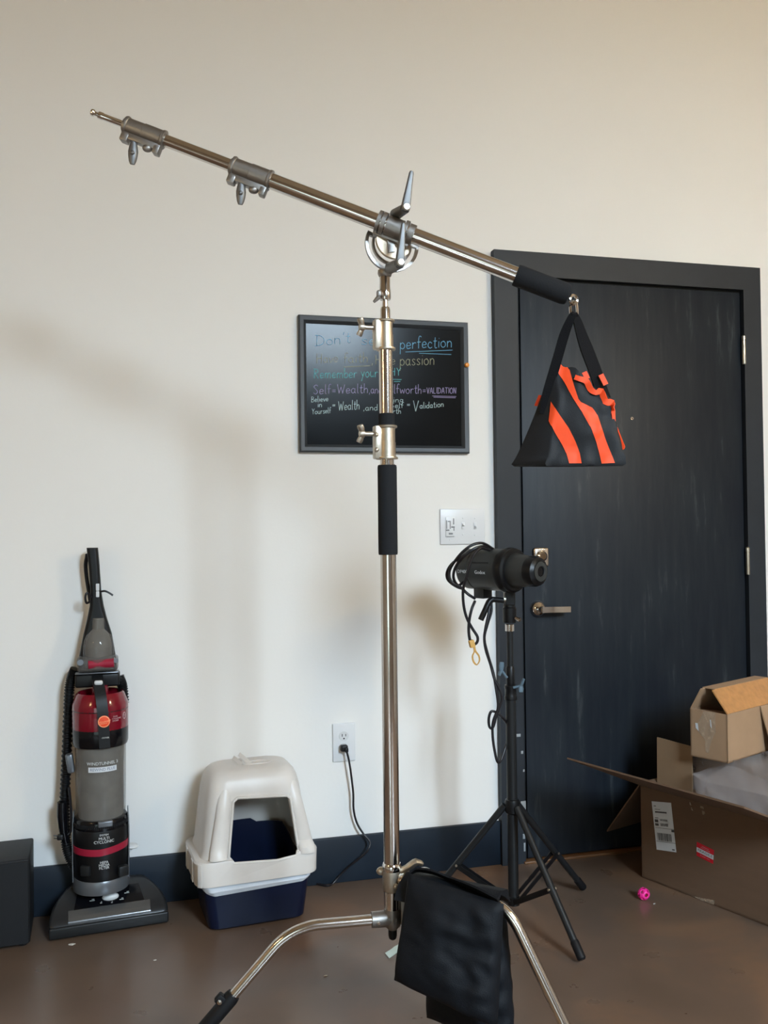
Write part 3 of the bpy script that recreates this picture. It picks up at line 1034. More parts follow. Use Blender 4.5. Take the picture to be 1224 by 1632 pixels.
# foam grip and eye
a, b = bm_at(822), bm_at(907)
H = (b - a).length
MB().lathe([(0.0165, 0), (0.0225, 0), (0.0235, 0.004), (0.0235, H - 0.012), (0.021, H - 0.003), (0.016, H), (0, H)], a, bdir, 32).build('foam_grip', M_foam, boom)
eye = at(914, 478, BD)
MB().torus(eye, (TOCAM + RIGHT * 0.5).normalized(), 0.0095, 0.0035).cyl(bm_at(903), eye - bdir * 0.009, 0.005).build('eye_bolt', M_chrome, boom)
s1 = at(915, 501, BD)
hook_pts = [at(909.5, 501, BD), at(909, 488, BD + 0.002), at(912, 481, BD + 0.003), at(917, 482, BD - 0.002), at(919.5, 489, BD - 0.002), at(920, 501, BD)]
MB().tube(smooth_path(hook_pts, 5), 0.0028, 10).build('shackle', M_chrome, boom)

# pivot head
PVC = at(627, 384, SD - 0.008)
NRM = (TOCAM * 0.97 + RIGHT * 0.24).normalized()
AXX = (bdir - NRM * bdir.dot(NRM)).normalized()
AXY = NRM.cross(AXX).normalized()
if AXY.z < 0:
    AXY = -AXY
poly = [(-0.035, 0.016)] + [(0.041 * math.cos(a), 0.041 * math.sin(a) - 0.002) for a in [PI + 0.35 + (PI - 0.7) * k / 20 for k in range(21)]] + [(0.035, 0.016)]
MB().prism(poly, PVC + NRM * 0.012, AXX, AXY, 0.010).build('pivot_plate', M_plate, bs)
# boom clamp rings
for (u0, u1) in ((601, 606), (608, 614), (616, 641), (643, 648), (650, 659)):
    a, b = bm_at(u0), bm_at(u1)
    rr_ = 0.0255 if u1 - u0 < 8 else 0.0225
    MB().tube([a, b], rr_, 32).build('boom_clamp_ring', M_castg, bs)
a, b = bm_at(602), bm_at(658)
cm = (a + b) / 2
rotb = Matrix((bdir, bdir.cross(bup), bup)).transposed()
MB().box(cm - bup * 0.022 - NRM * 0.008, ((b - a).length, 0.022, 0.010), rotb, bev=0.002).build('clamp_body', M_castg, bs)
# slotted protractor arc on the column side
ARC = PVC - NRM * 0.014 - Vector((0, 0, 0.004))


def arc_poly(r0, r1, a0, a1, n=30):
    o_ = [(r1 * math.cos(a0 + (a1 - a0) * k / n), r1 * math.sin(a0 + (a1 - a0) * k / n)) for k in range(n + 1)]
    i_ = [(r0 * math.cos(a0 + (a1 - a0) * k / n), r0 * math.sin(a0 + (a1 - a0) * k / n)) for k in range(n, -1, -1)]
    return o_ + i_


HX = (RIGHT - NRM * RIGHT.dot(NRM)).normalized()
HY = NRM.cross(HX).normalized()


def arc_band(mb, r0, r1, a0, a1, th, n=36):
    rings = []
    for k in range(n + 1):
        a = a0 + (a1 - a0) * k / n
        rd = HX * math.cos(a) + HY * math.sin(a)
        rings.append([ARC + rd * r0 - NRM * th / 2, ARC + rd * r1 - NRM * th / 2, ARC + rd * r1 + NRM * th / 2, ARC + rd * r0 + NRM * th / 2])
    mb.loft(rings)


mb = MB()
A0, A1 = PI - 0.42, 2 * PI + 0.02
arc_band(mb, 0.0535, 0.0600, A0, A1, 0.009)
arc_band(mb, 0.0395, 0.0445, A0, A1, 0.009)
arc_band(mb, 0.0395, 0.0600, A0 - 0.05, A0 + 0.10, 0.009, 6)
arc_band(mb, 0.0395, 0.0600, A1 - 0.10, A1 + 0.05, 0.009, 6)
mb.build('angle_arc', M_castg, bs)
colm('yoke', M_castg, [(10, 443), (14, 440), (16, 436), (15, 431)])
mb = MB()
mb.prism([(-0.006, 0.028), (0.004, 0.028), (0.012, -0.028), (-0.004, -0.032)], PVC + NRM * 0.019 - AXX * 0.012 - AXY * 0.006, HX, HY, 0.006)
mb.build('yoke_arm', M_castg, bs)
MB().lathe([(0, 0), (0.0075, 0), (0.007, 0.005), (0.004, 0.007), (0, 0.007)], PVC + NRM * 0.017 - HX * 0.001 + HY * 0.001, NRM, 20).build('pivot_bolt', M_chrome, bs)
for (u, v) in ((613, 367), (645, 380)):
    MB().torus(at(u, v, SD - 0.026), NRM, 0.0024, 0.0007, tseg=6, seg=16).build('screw', M_castg, bs)


def lever(u0, v0, u1, v1, root_px, name='ratchet_lever'):
    d0 = BD - 0.045
    a, b = at(u0, v0, d0), at(u1, v1, d0 - 0.006)
    dr = (b - a).normalized()
    w = dr.cross(NRM).normalized()
    L = (b - a).length
    mb = MB()
    rings = []
    for t, hw, th in ((-0.08, 0.0085, 0.012), (0.0, 0.0095, 0.014), (0.25, 0.0085, 0.012), (0.6, 0.0066, 0.009), (0.95, 0.0050, 0.007), (1.0, 0.0036, 0.005)):
        c = a + dr * L * t
        rings.append([c + w * x + NRM * y for x, y in rrect(hw, th / 2, 0.003, 3)])
    mb.loft(rings)
    root = at(root_px[0], root_px[1], SD - 0.02)
    mb.tube([root, a - NRM * 0.002], [0.0125, 0.0105], 20)
    lv = mb.build(name, M_lever, bs)
    MB().lathe([(0, 0), (0.0072, 0), (0.0072, 0.005), (0.006, 0.0068), (0, 0.0072)], a + NRM * 0.0065, NRM, 22).build('lever_cap', M_hinge, lv)


lever(646, 332, 656, 273, (630, 342))
lever(637, 420, 643, 356, (622, 427))
colm('receiver', M_steel, [(11.5, 478), (12.6, 476), (12.6, 462), (12.0, 461), (11.6, 440), (11, 438)])
q = at(604, 470, SD)
MB().box(at(604, 468, SD), (0.010, 0.014, 0.014), bev=0.003).tube([at(605, 472, SD), at(600, 477, SD), at(595.5, 481.5, SD)], [0.0055, 0.0045, 0.003], 12).build('receiver_pin', M_castg, bs)

# ================================================================== STRIPED SANDBAG ON THE BOOM
BGD = BD - 0.01
hk = at(914, 501, BGD)
sb = thing('striped_sandbag', 'black sandbag with orange stripes hanging from the foam end of the boom arm', 'sandbag', at(915, 738, BGD))


def ln(a, b, t):
    return a + (b - a) * t


back = Vector((-0.46, 0.89, 0)).normalized()      # direction from the bag's front face to its back
rings = []
rows = 16
for i in range(rows + 1):
    t = i / rows
    # outline of the front face (photo points) from hem to top
    fl = (ln(869, 893, t ** 0.9), ln(739, 575, t))
    if t < 0.5:
        fr = (ln(998, 987, t / 0.5), ln(739, 690, t / 0.5))
    else:
        fr = (ln(987, 974, (t - 0.5) / 0.5), ln(690, 639, (t - 0.5) / 0.5))
    dpt = ln(0.092, 0.016, t ** 0.8)
    dep = BGD - 0.030 * (1 - t)
    p0, p1 = at(*fl, dep), at(*fr, dep - 0.012)
    N = 20
    ring = []
    nrm = -back
    for k in range(N + 1):
        s = k / N
        bul = math.sin(PI * s) * 0.016 * math.sin(PI * min(1, (1 - t) * 1.15 + 0.05))
        wv = 0.0035 * math.sin(s * 13 + t * 5) * t + noise.noise(Vector((s * 4, t * 4, 1.0))) * 0.010 + noise.noise(Vector((s * 9, t * 7, 4.0))) * 0.005
        sag = -0.006 * math.sin(s * 19) * max(0, t - 0.75) * 4
        ring.append(p0.lerp(p1, s) + nrm * (bul + wv) + Vector((0, 0, sag)))
    for k in range(N, -1, -1):
        s = k / N
        bul = math.sin(PI * s) * 0.012
        sag = -0.006 * math.sin(s * 19) * max(0, t - 0.75) * 4
        ring.append(p0.lerp(p1, s) + back * (dpt + bul) + Vector((0, 0, 0.004 + sag)))
    rings.append(ring)
rings.insert(0, [r * 0.94 + (sum(rings[0], Vector()) / len(rings[0])) * 0.06 - Vector((0, 0, 0.005)) for r in rings[0]])
body_mb = MB()
body_mb.loft(rings)
bmesh.ops.recalc_face_normals(body_mb.bm, faces=body_mb.bm.faces)
bag_bvh = body_mb.bvh()
_decal_ref = at(915, 680, BGD)
stripes = [
    [(893, 573), (902, 583), (908, 590), (915, 615), (922, 636), (926, 641), (944, 650), (952, 662), (957, 677), (966, 703), (976, 728), (980, 738), (959, 739), (955, 722), (948, 698), (941, 681), (928, 658), (914, 636), (900, 610), (886, 590)],
    [(878.5, 640), (893, 663), (907, 683), (917, 703), (924, 722), (927, 738.5), (907, 738.5), (903, 724), (896, 709), (884, 689), (875, 671)],
]
for st in stripes:
    decal(st, bag_bvh, 0.0014, 3).build('stripe', M_orange, sb)
body = body_mb.build('bag_body', M_bagblk, sb, angle=60)
# orange welt along the open top edge and down the right edge
welt = [(916, 601), (925, 604), (935, 608), (941, 620), (950, 626), (958, 623), (965, 640), (975, 642), (977, 655), (979, 672), (985, 690), (992, 712), (994, 716)]
pts = []
for (u, v) in welt:
    dd = ray(u, v).normalized()
    hit = bag_bvh.find_nearest(at(u, v, BGD - 0.02))
    pts.append(at(u, v, (hit[0] - CAM).dot(CF) - 0.006))
ww = [0.010, 0.011, 0.013, 0.013, 0.010, 0.013, 0.014, 0.015, 0.010, 0.006, 0.006, 0.011, 0.004]
sp = smooth_path(pts, 3)
wl = []
for i in range(len(ww) - 1):
    for k in range(3):
        wl.append(ww[i] + (ww[i + 1] - ww[i]) * k / 3)
wl.append(ww[-1])
MB().ribbon(sp, -CU, wl, 0.002).build('welt', M_orange, sb)
for poly in ([(861, 630), (854, 647), (856, 641)], [(845, 690), (837, 717), (839, 706)]):
    q0, q1 = at(*poly[0], BGD + 0.035), at(*poly[1], BGD + 0.035)
    MB().ribbon([q0, q1], -back, 0.008, 0.002).build('side_stripe', M_orange, sb)
# straps up to the shackle
lft = [at(914, 500, BGD - 0.003), at(908, 512, BGD - 0.004), at(899, 535, BGD), at(890, 566, BGD), at(880, 600, BGD + 0.003), at(871, 632, BGD + 0.004), at(868, 660, BGD + 0.004)]
MB().ribbon(smooth_path(lft, 4), [CR * 0.9 - CF * 0.2] * 25, [0.014 + 0.007 * min(1, k / 8) for k in range(25)], 0.003).build('strap', M_web, sb)
rgt = [at(915, 500, BGD + 0.004), at(920, 512, BGD + 0.006), at(929, 540, BGD + 0.01), at(941, 572, BGD + 0.014), at(950, 596, BGD + 0.018), at(957, 618, BGD + 0.020), at(964, 636, BGD + 0.018)]
MB().ribbon(smooth_path(rgt, 4), [CR * 0.9 + CF * 0.3] * 25, [0.012 + 0.018 * min(1, k / 10) for k in range(25)], 0.004).build('strap', M_web, sb)
MB().tube(smooth_path([at(911, 499, BGD - 0.002), at(915, 502, BGD), at(919, 501, BGD + 0.003)], 4), 0.005, 10).build('strap_loop', M_web, sb)
for (q, w2) in (((934, 599), 6), ((962, 606), 9)):
    p = at(*q, BGD + 0.012)
    MB().ribbon([at(q[0] - w2 * 0.5, q[1] - w2, BGD + 0.012), at(q[0] + w2 * 0.4, q[1] + w2 * 0.8, BGD + 0.010)], CR, 0.011, 0.003).build('stripe_tab', M_orange, sb)

# ================================================================== BLACK SANDBAG OVER THE LEG
bb = thing('black_sandbag', 'plain black sandbag draped over the base leg of the chrome stand', 'sandbag', at(725, 1500, 1.85))


def pillow(corners, thick, seed, nx=26, ny=26, pinch=0.35):
    TLc, TRc, BRc, BLc = corners
    nrm = (TRc - TLc).cross(BLc - TLc).normalized()
    if nrm.dot(CAM - TLc) < 0:
        nrm = -nrm
    front, backs = [], []
    for j in range(ny + 1):
        t = j / ny
        rf, rb = [], []
        for i in range(nx + 1):
            s = i / nx
            p = TLc.lerp(TRc, s).lerp(BLc.lerp(BRc, s), t)
            e = (max(0, 4 * s * (1 - s)) ** pinch) * (max(0, 4 * t * (1 - t)) ** pinch)
            tt = thick * e * (0.75 + 0.5 * t)
            wr = noise.noise(Vector((s * 3 + seed, t * 3.0, 2.0))) * 0.014 + noise.noise(Vector((s * 7 + seed, t * 11.0, 5.0))) * 0.016 * (s ** 2 + 0.2) + 0.007 * math.sin(t * 30 + 6 * s) * max(0, s - 0.7) * 3
            rf.append(p + nrm * (tt / 2 + wr * e))
            rb.append(p - nrm * (tt / 2 - wr * e * 0.3))
        front.append(rf)
        backs.append(rb)
    mb = MB()
    rings = [f + list(reversed(b)) for f, b in zip(front, backs)]
    mb.loft(rings)
    bmesh.ops.remove_doubles(mb.bm, verts=mb.bm.verts, dist=1e-5)
    return mb


lg0, lgh, lgr = LEGR
dT0, dT1 = proj(lg0 + lgh * 0.03)[2], proj(lg0 + lgh * (lgr - 0.01))[2]
pillow([at(651, 1391, dT0 - 0.050), at(803, 1441, dT1 - 0.045), at(793, 1640, dT1 - 0.06), at(628, 1562, dT0 - 0.085)], 0.085, 3.3).build('pouch', M_bagblk2, bb, angle=70)
pillow([at(690, 1402, dT0 + 0.03), at(806, 1442, dT1 + 0.03), at(820, 1668, dT1 + 0.0), at(680, 1622, dT0 + 0.02)], 0.075, 9.1).build('pouch', M_bagblk2, bb, angle=70)
# bridge over the leg joining the pouches
rings = []
for k in range(15):
    t = k / 14
    c = lg0 + lgh * (0.035 + t * (lgr - 0.045))
    sd = Vector((0, 0, 1)).cross(lgh).normalized()
    if sd.dot(TOCAM) < 0:
        sd = -sd
    jz = noise.noise(Vector((t * 5, 3, 3))) * 0.006
    rings.append([c + sd * 0.055 - Vector((0, 0, 0.02)), c + sd * 0.036 + Vector((0, 0, 0.006 + jz)), c + Vector((0, 0, 0.020 + jz)), c - sd * 0.036 + Vector((0, 0, 0.012)), c - sd * 0.050 - Vector((0, 0, 0.02)),
                  c - sd * 0.020 + Vector((0, 0, 0.002)), c + Vector((0, 0, 0.013)), c + sd * 0.020 + Vector((0, 0, 0.0))])
MB().loft(rings).build('bridge', M_bagblk2, bb, angle=70)
hp = [at(652, 1393, dT0 - 0.03), at(665, 1387, dT0 - 0.03), at(690, 1390, dT0 - 0.05), at(720, 1402, dT0 - 0.06), at(760, 1418, dT1 + 0.0), at(795, 1436, dT1 - 0.03)]
MB().ribbon(smooth_path(hp, 4), TOCAM + Vector((0, 0, 0.6)), 0.030, 0.004).build('carry_handle', M_web, bb)

# ================================================================== STUDIO FLASH ON ITS STAND
LGA, LGB = onz(930, 1415, 0.012), onz(928, 1530, 0.012)
mid = (LGA + LGB) / 2
ab = (LGA - LGB)
Rl = ab.length / math.sqrt(3)
perp = Vector((-ab.y, ab.x, 0)).normalized()
if perp.x > 0:
    perp = -perp
OC = mid + perp * Rl / 2
best = None
for i in range(-8, 9):
    for j in range(-8, 9):
        q = OC + Vector((i * 0.01, j * 0.01, 0))
        u, v, _ = proj((q.x, q.y, 0.07))
        e = abs(u - 818) + abs(v - 1432) * 0.5 + (abs(i) + abs(j)) * 0.4
        if best is None or e < best[0]:
            best = (e, q)
OC = best[1]
QX, QY = OC.x, OC.y
LGC = Vector((QX, QY, 0.012)) + perp * Rl
ls = thing('light_stand', 'black tripod light stand in front of the dark door, holding the studio flash', 'stand', (QX, QY, 0))
Zq = lambda v: zv(QX, QY, v)


def qcol(name, m, prof, seg=24, parent=ls):
    z0 = Zq(prof[0][1])
    return MB().lathe([(r / 1000, Zq(v) - z0) for r, v in prof], (QX, QY, z0), seg=seg).build(name, m, parent)


DQ = proj((QX, QY, 0.6))[2]
qcol('lower_tube', M_grey, [(0, 1437), (15.5, 1437), (15.5, 1108), (0, 1108)])
qcol('upper_tube', M_grey, [(9.5, 1115), (9.5, 1000)])
qcol('tube_clamp', M_blk, [(12, 1116), (18, 1115), (19, 1111), (17, 1108), (17, 1098), (18.5, 1096), (18, 1092), (11, 1090)])
qcol('tube_sleeve', M_blk, [(11.5, 1092), (13, 1089), (13, 1064), (10, 1061)])
qcol('leg_hub', M_blk, [(16, 1296), (21, 1294), (22, 1287), (22, 1278), (20, 1274), (16, 1273)])
qcol('foot_hub', M_blk, [(8, 1443), (18, 1441), (19, 1434), (18, 1428), (15, 1427)])


def blue_knob(u, v, u1, v1):
    a, b = at(u, v, DQ - 0.015), at(u1, v1, DQ - 0.02)
    dr = (b - a).normalized()
    up = Vector((0.25, 0, 1)).normalized()
    mb = MB().cyl(a, b, 0.004, seg=12)
    for s in (1, -1):
        mb.tube([b, b + up * s * 0.010 + dr * 0.003, b + up * s * 0.020 + dr * 0.005], [0.006, 0.008, 0.0065], 12, flat=0.6)
    mb.build('wing_knob', M_blue, ls)


blue_knob(808, 1080, 799, 1068)
blue_knob(818, 1096, 830, 1093)
for ft, att, eps in ((LGA, 1279, 0), (LGB, 1283, 0), (LGC, 1283, 0)):
    dr = (Vector((ft.x, ft.y, 0)) - Vector((QX, QY, 0))).normalized()
    top = Vector((QX, QY, Zq(1284))) + dr * 0.022
    ft = Vector((ft.x, ft.y, 0.012))
    d = (ft - top).normalized()
    lg = MB().tube([top, ft - d * 0.03], 0.0100, 16).build('leg', M_grey, ls)
    MB().tube([ft - d * 0.05, ft - d * 0.045, ft - d * 0.004, ft], [0.0105, 0.0122, 0.0122, 0.009], 16).build('rubber_foot', M_rubber, lg)
    j = top.lerp(ft, 0.56)
    bt = Vector((QX, QY, Zq(1435))) + dr * 0.014
    sd = Vector((0, 0, 1)).cross(dr).normalized()
    br = MB()
    for s in (1, -1):
        br.ribbon([bt + sd * 0.011 * s, j + sd * 0.011 * s], (bt - j).normalized().cross(sd), 0.014, 0.0022)
    br.build('brace', M_blk, ls)
    MB().cyl(j - sd * 0.014, j + sd * 0.014, 0.0036, seg=12).build('rivet', M_hinge, lg)

# flash head
st = thing('studio_flash', 'black cylindrical studio flash head on top of the tripod stand, beside the light switch', 'flash', (QX, QY, Zq(1000)))
fd0, fd1 = DQ + 0.085, DQ - 0.125
fa = at(746, 906, fd0)
fb = at(862, 911, fd1)
fax = (fb - fa).normalized()
FLn = (fb - fa).length
fup = (Vector((0, 0, 1)) - fax * fax.z).normalized()
fsd = fax.cross(fup)
LB = FLn * 0.56
bodyp = [(0.0, 0.0), (0.050, 0.0), (0.058, 0.004), (0.061, 0.012), (0.061, 0.045), (0.0595, 0.047), (0.0595, 0.050), (0.061, 0.052), (0.0625, LB - 0.012), (0.0625, LB)]
flash_body = MB().lathe(bodyp, fa, fax, 48).build('flash_body', M_flash, st)
rd = -fsd if (-fsd).dot(TOCAM) > 0 else fsd
gd = (fup * 0.36 + rd * 0.93).normalized()
MB().box(fa + fax * (LB * 0.60) + gd * 0.0615, (LB * 0.5, 0.003, 0.003), Matrix((fax, fax.cross(gd), gd)).transposed()).build('body_groove', M_blk, flash_body)
MB().lathe([(0.060, 0), (0.0650, 0.001), (0.0665, 0.006), (0.0665, 0.018), (0.064, 0.022), (0.064, 0.030), (0.059, 0.036), (0.044, 0.037)], fa + fax * (LB - 0.004), fax, 48).build('mount_ring', M_blk, st)
L0 = LB + 0.026
MB().lathe([(0.050, L0), (0.0510, L0 + 0.003), (0.0430, FLn - 0.034), (0.040, FLn - 0.033)], fa, fax, 48).build('reflector_cap', M_flash, st)
MB().lathe([(0.040, FLn - 0.036), (0.0440, FLn - 0.034), (0.0440, FLn - 0.020), (0.040, FLn - 0.008), (0.0305, FLn - 0.001), (0.0300, FLn - 0.003), (0.0, FLn - 0.004)], fa, fax, 48).build('cap_rim', M_blk, st)
MB().lathe([(0.0155, 0.0), (0.0285, 0.001), (0.0280, 0.004), (0.0165, 0.005), (0.0150, 0.003), (0.0150, 0.0)], fa + fax * (FLn - 0.003), fax, 36).build('lens_ring', M_flash, st)
MB().lathe([(0, 0.0), (0.0150, 0.0), (0.0150, 0.001), (0.008, 0.002), (0, 0.0025)], fa + fax * (FLn - 0.003), fax, 24).build('lens', M_blkgl, st)
sidev = fsd if fsd.dot(TOCAM) > 0 else -fsd


def onflash(x, y, z):
    """wrap print around the flash body's side"""
    ang = y / 0.0625
    return fa + fax * (LB * 0.45 + x) + (sidev * math.cos(ang) + fup * math.sin(ang)) * (0.0628 + z)


MB().text('Godox', 0.0145, lambda x, y, z: onflash(x + 0.034, y - 0.006, z)).build('brand_print', M_print, flash_body)
MB().text('DP400', 0.0145, lambda x, y, z: onflash(x - 0.036, y - 0.006, z)).build('model_print', M_print, flash_body)
fbm = fa + fax * LB * 0.58
# bracket under the body
rotf = Matrix((fax, fax.cross(fup), fup)).transposed()
bl = MB().box(fa + fax * (LB * 0.38) - fup * 0.070, (0.040, 0.040, 0.034), rotf, bev=0.003).build('cable_socket', M_flash, st)
pz0 = Vector((QX, QY, Zq(992)))
pz1 = Vector((QX, QY, Zq(950)))
br = MB()
hh = pz1.z - pz0.z
br.lathe([(0.0, 0), (0.019, 0.0), (0.020, 0.004), (0.020, hh * 0.55), (0.017, hh * 0.6), (0.016, hh), (0, hh)], pz0, seg=28)
br.build('stand_mount', M_blk, st)
MB().box(Vector((QX, QY, Zq(950))) + TOCAM * 0.0, (0.030, 0.046, 0.050), Matrix.Rotation(-YAW, 3, 'Z'), bev=0.004).build('tilt_bracket', M_grey, st)
MB().cyl(at(802, 957, DQ - 0.02), at(783, 955, DQ - 0.03), 0.008).tube(smooth_path([at(785, 955, DQ - 0.03), at(779, 960, DQ - 0.035), at(773, 973, DQ - 0.04), at(766, 988, DQ - 0.04)], 4), [0.009] * 5 + [0.0085] * 8, 12).build('tilt_lever', M_blk, st)
MB().cyl(at(822, 985, DQ - 0.015), at(829, 988, DQ - 0.025), 0.006).build('mount_screw', M_nickel, st)
MB().cyl(at(803, 955, DQ - 0.022), at(806, 955, DQ - 0.022), 0.0075).build('tilt_washer', M_hinge, st)
qcol('silver_collar', M_chrome, [(11, 1006), (13.6, 1005.5), (13.6, 995), (11, 994)])

# cord wrapped around the flash
ca = thing('power_cable', 'black power cable wound around the flash head and hanging down beside its stand', 'cable', at(745, 1000, DQ - 0.03))


def coil(t0, t1, r, x0, x1, n=26, ph=0.0):
    pts = []
    for k in range(n + 1):
        t = k / n
        a = t0 + (t1 - t0) * t
        pts.append(fa + fax * (x0 + (x1 - x0) * t) + (sidev * math.cos(a) + fup * math.sin(a)) * r)
    return pts


D3 = DQ - 0.035
loops = [
    [at(787, 876, DQ), at(775, 868, DQ - 0.02), at(765, 865.5, DQ - 0.04), at(752, 869, DQ - 0.05), at(738, 879, DQ - 0.05), at(726, 893, DQ - 0.04), at(717, 908, DQ - 0.02), at(717, 922, DQ - 0.02), at(724, 931, DQ - 0.02), at(733, 935, DQ - 0.02), at(746, 947, DQ - 0.03), at(757, 954, DQ - 0.02)],
    [at(783, 878, DQ - 0.01), at(772, 871, DQ - 0.03), at(762, 872, DQ - 0.045), at(750, 878, DQ - 0.05), at(736, 890, DQ - 0.045), at(725, 906, DQ - 0.03), at(723, 922, DQ - 0.02), at(730, 933, DQ - 0.01), at(738, 928, DQ + 0.02)],
    [at(780, 877, DQ - 0.02), at(766, 874, DQ - 0.055), at(756, 883, DQ - 0.07), at(749, 898, DQ - 0.075), at(743, 920, DQ - 0.075), at(738, 940, DQ - 0.065), at(739, 965, DQ - 0.05), at(744, 985, DQ - 0.045), at(753, 1002, DQ - 0.04), at(761, 1015, DQ - 0.04), at(760, 1024, DQ - 0.04), at(754, 1027, DQ - 0.04), at(749, 1020, DQ - 0.04), at(747, 1005, DQ - 0.042), at(748, 988, DQ - 0.045), at(752, 970, DQ - 0.045), at(757, 958, DQ - 0.03)],
    [at(741, 884, DQ - 0.045), at(722, 897, DQ - 0.02), at(713, 910, DQ + 0.0), at(713, 922, DQ + 0.01), at(720, 930, DQ + 0.01), at(730, 936, DQ - 0.005), at(737, 938, DQ - 0.02)],
]
for lp_ in loops:
    MB().tube(smooth_path(lp_, 5), 0.0042, 10).build('cable_loop', M_cord, ca)
hang = [
    [at(783, 960, DQ - 0.02), at(783, 975, DQ - 0.025), at(777, 995, DQ - 0.03), at(772, 1015, DQ - 0.03), at(774, 1035, DQ - 0.03), at(782, 1060, DQ - 0.03), at(788, 1082, DQ - 0.035), at(797, 1100, DQ - 0.035), at(800, 1115, DQ - 0.035), at(793, 1132, DQ - 0.035), at(786, 1150, DQ - 0.035), at(785, 1170, DQ - 0.03), at(788, 1195, DQ - 0.03), at(793, 1214, DQ - 0.03), at(799, 1210, DQ - 0.02), at(806, 1190, DQ - 0.005), at(809, 1180, DQ + 0.015)],
    [at(778, 958, DQ - 0.02), at(779, 976, DQ - 0.03), at(774, 1000, DQ - 0.035), at(772, 1020, DQ - 0.035), at(778, 1045, DQ - 0.035), at(786, 1072, DQ - 0.03), at(791, 1100, DQ - 0.035), at(794, 1125, DQ - 0.035), at(790, 1145, DQ - 0.03), at(785, 1160, DQ - 0.03), at(780, 1158, DQ - 0.03), at(779, 1145, DQ - 0.03), at(783, 1134, DQ - 0.03), at(792, 1136, DQ - 0.025), at(802, 1145, DQ - 0.02), at(809, 1155, DQ + 0.015)],
]
for lp_ in hang:
    MB().tube(smooth_path(lp_, 5), 0.0040, 10).build('cable_hang', M_cord, ca)
ti = thing('cable_tie', 'tan looped strap tied around the hanging black flash cable', 'strap', at(755, 1030, DQ - 0.04))
MB().box(at(752, 1026, DQ - 0.046), (0.016, 0.014, 0.022), Matrix.Rotation(-0.25, 3, 'Y'), bev=0.003).build('knot', M_tan, ti)
MB().ribbon(smooth_path([at(755, 1030, DQ - 0.045), at(756, 1038, DQ - 0.045), at(753, 1046, DQ - 0.045), at(755, 1055, DQ - 0.043), at(760, 1059, DQ - 0.04), at(764, 1053, DQ - 0.036), at(763, 1045, DQ - 0.034), at(758, 1038, DQ - 0.036), at(756, 1030, DQ - 0.04)], 5), CF + CR * 0.4, 0.010, 0.0022).build('loop', M_tan, ti)

# ================================================================== VACUUM CLEANER
va_yaw = math.atan2(0.031, 0.332)
VY = -0.098
vc = ony(161, 1300, VY)
VX = vc.x
vac = thing('vacuum_cleaner', 'upright red and black vacuum cleaner standing against the wall beside the litter box', 'vacuum', (VX, VY, 0), va_yaw)
VK = proj((VX, VY, 0.4))[2] / F_PX


def vz(v, front=0.07):
    return zv(VX, VY - front, v)


def V(u, v, dy=0.0):
    return ony(u, v, VY + dy)


def vl(name, m, prof, seg=40, parent=vac, cx=None, front=0.07, tilt=None, cap0=True, cap1=True):
    """turned part; (radius mm, row)"""
    x = VX if cx is None else cx
    z0 = vz(prof[0][1], front)
    mb = MB().lathe([(r / 1000, vz(v, front) - z0) for r, v in prof], (x, VY, z0), seg=seg, cap0=cap0, cap1=cap1)
    return mb.build(name, m, parent)


# lower housing
hs = vl('motor_housing', M_blk, [(70, 1422), (74, 1415), (77, 1395), (79, 1370), (79.5, 1345), (79, 1328), (76, 1322), (70, 1320)])
vl('trim_collar', M_silverp, [(60, 1427), (80, 1426), (82, 1421), (81, 1412), (79.5, 1407), (78, 1405)])
mb = MB()
z0 = vz(1366)
rings = []
for (r, dz) in ((0.078, 0.0), (0.0806, 0.001), (0.0808, 0.020), (0.078, 0.021)):
    rings.append([Vector((VX + r * math.cos(a), VY + r * math.sin(a), z0 + dz + 0.10 * r * math.cos(a) * (1 if math.cos(a) > 0 else -0.2) + 0.004)) for a in [2 * PI * k / 40 for k in range(40)]])
mb.loft(rings, True, False, False)
mb.build('red_band', M_redband, vac)
for u in (137, 196):
    MB().box(V(u, 1388, -0.070) + Vector((0, 0.004, 0)), (0.030, 0.020, 0.030), Matrix.Rotation(math.radians(-22 if u < 161 else 24), 3, 'Z'), bev=0.004).build('vent_panel', M_grey, hs)
# left and right silver trims
for u, sgn in ((114, -1), (208, 1)):
    pts = [Vector((VX + sgn * 0.079, VY - 0.005, vz(1412))), Vector((VX + sgn * 0.0800, VY - 0.005, vz(1380))), Vector((VX + sgn * 0.0800, VY - 0.005, vz(1330))), Vector((VX + sgn * 0.077, VY, vz(1300)))]
    MB().ribbon(smooth_path(pts, 4), (0, 1, 0), 0.03, 0.003).build('side_trim', M_silverp, vac)
# grille ring with slots
gr = vl('grille_ring', M_blkgl, [(70, 1326), (77.5, 1325), (78, 1318), (77, 1311), (74, 1309)])
mb = MB()
for k in range(44):
    a = -PI + PI * (k + 0.5) / 44
    c = Vector((VX + 0.0782 * math.cos(a), VY + 0.0782 * math.sin(a), vz(1318)))
    mb.box(c, (0.0030, 0.0045, 0.011), Matrix.Rotation(a + PI / 2, 3, 'Z') @ Matrix.Rotation(0.4, 3, 'Y'))
mb.build('grille_slot', M_dark, gr, kind='stuff')
MB().box(V(168, 1313, -0.078), (0.042, 0.014, 0.018), Matrix.Rotation(0.1, 3, 'Z'), bev=0.004, segs=3).build('cup_latch', M_silverp, vac)
# clear dust cup with its inner cone
vl('dust_cup', M_smoke, [(70, 1316), (71.5, 1312), (73, 1250), (73.8, 1192)], cap0=True, cap1=True)
vl('cup_core', M_cone, [(64, 1314), (66, 1296), (66, 1230), (68, 1205), (69, 1192)])
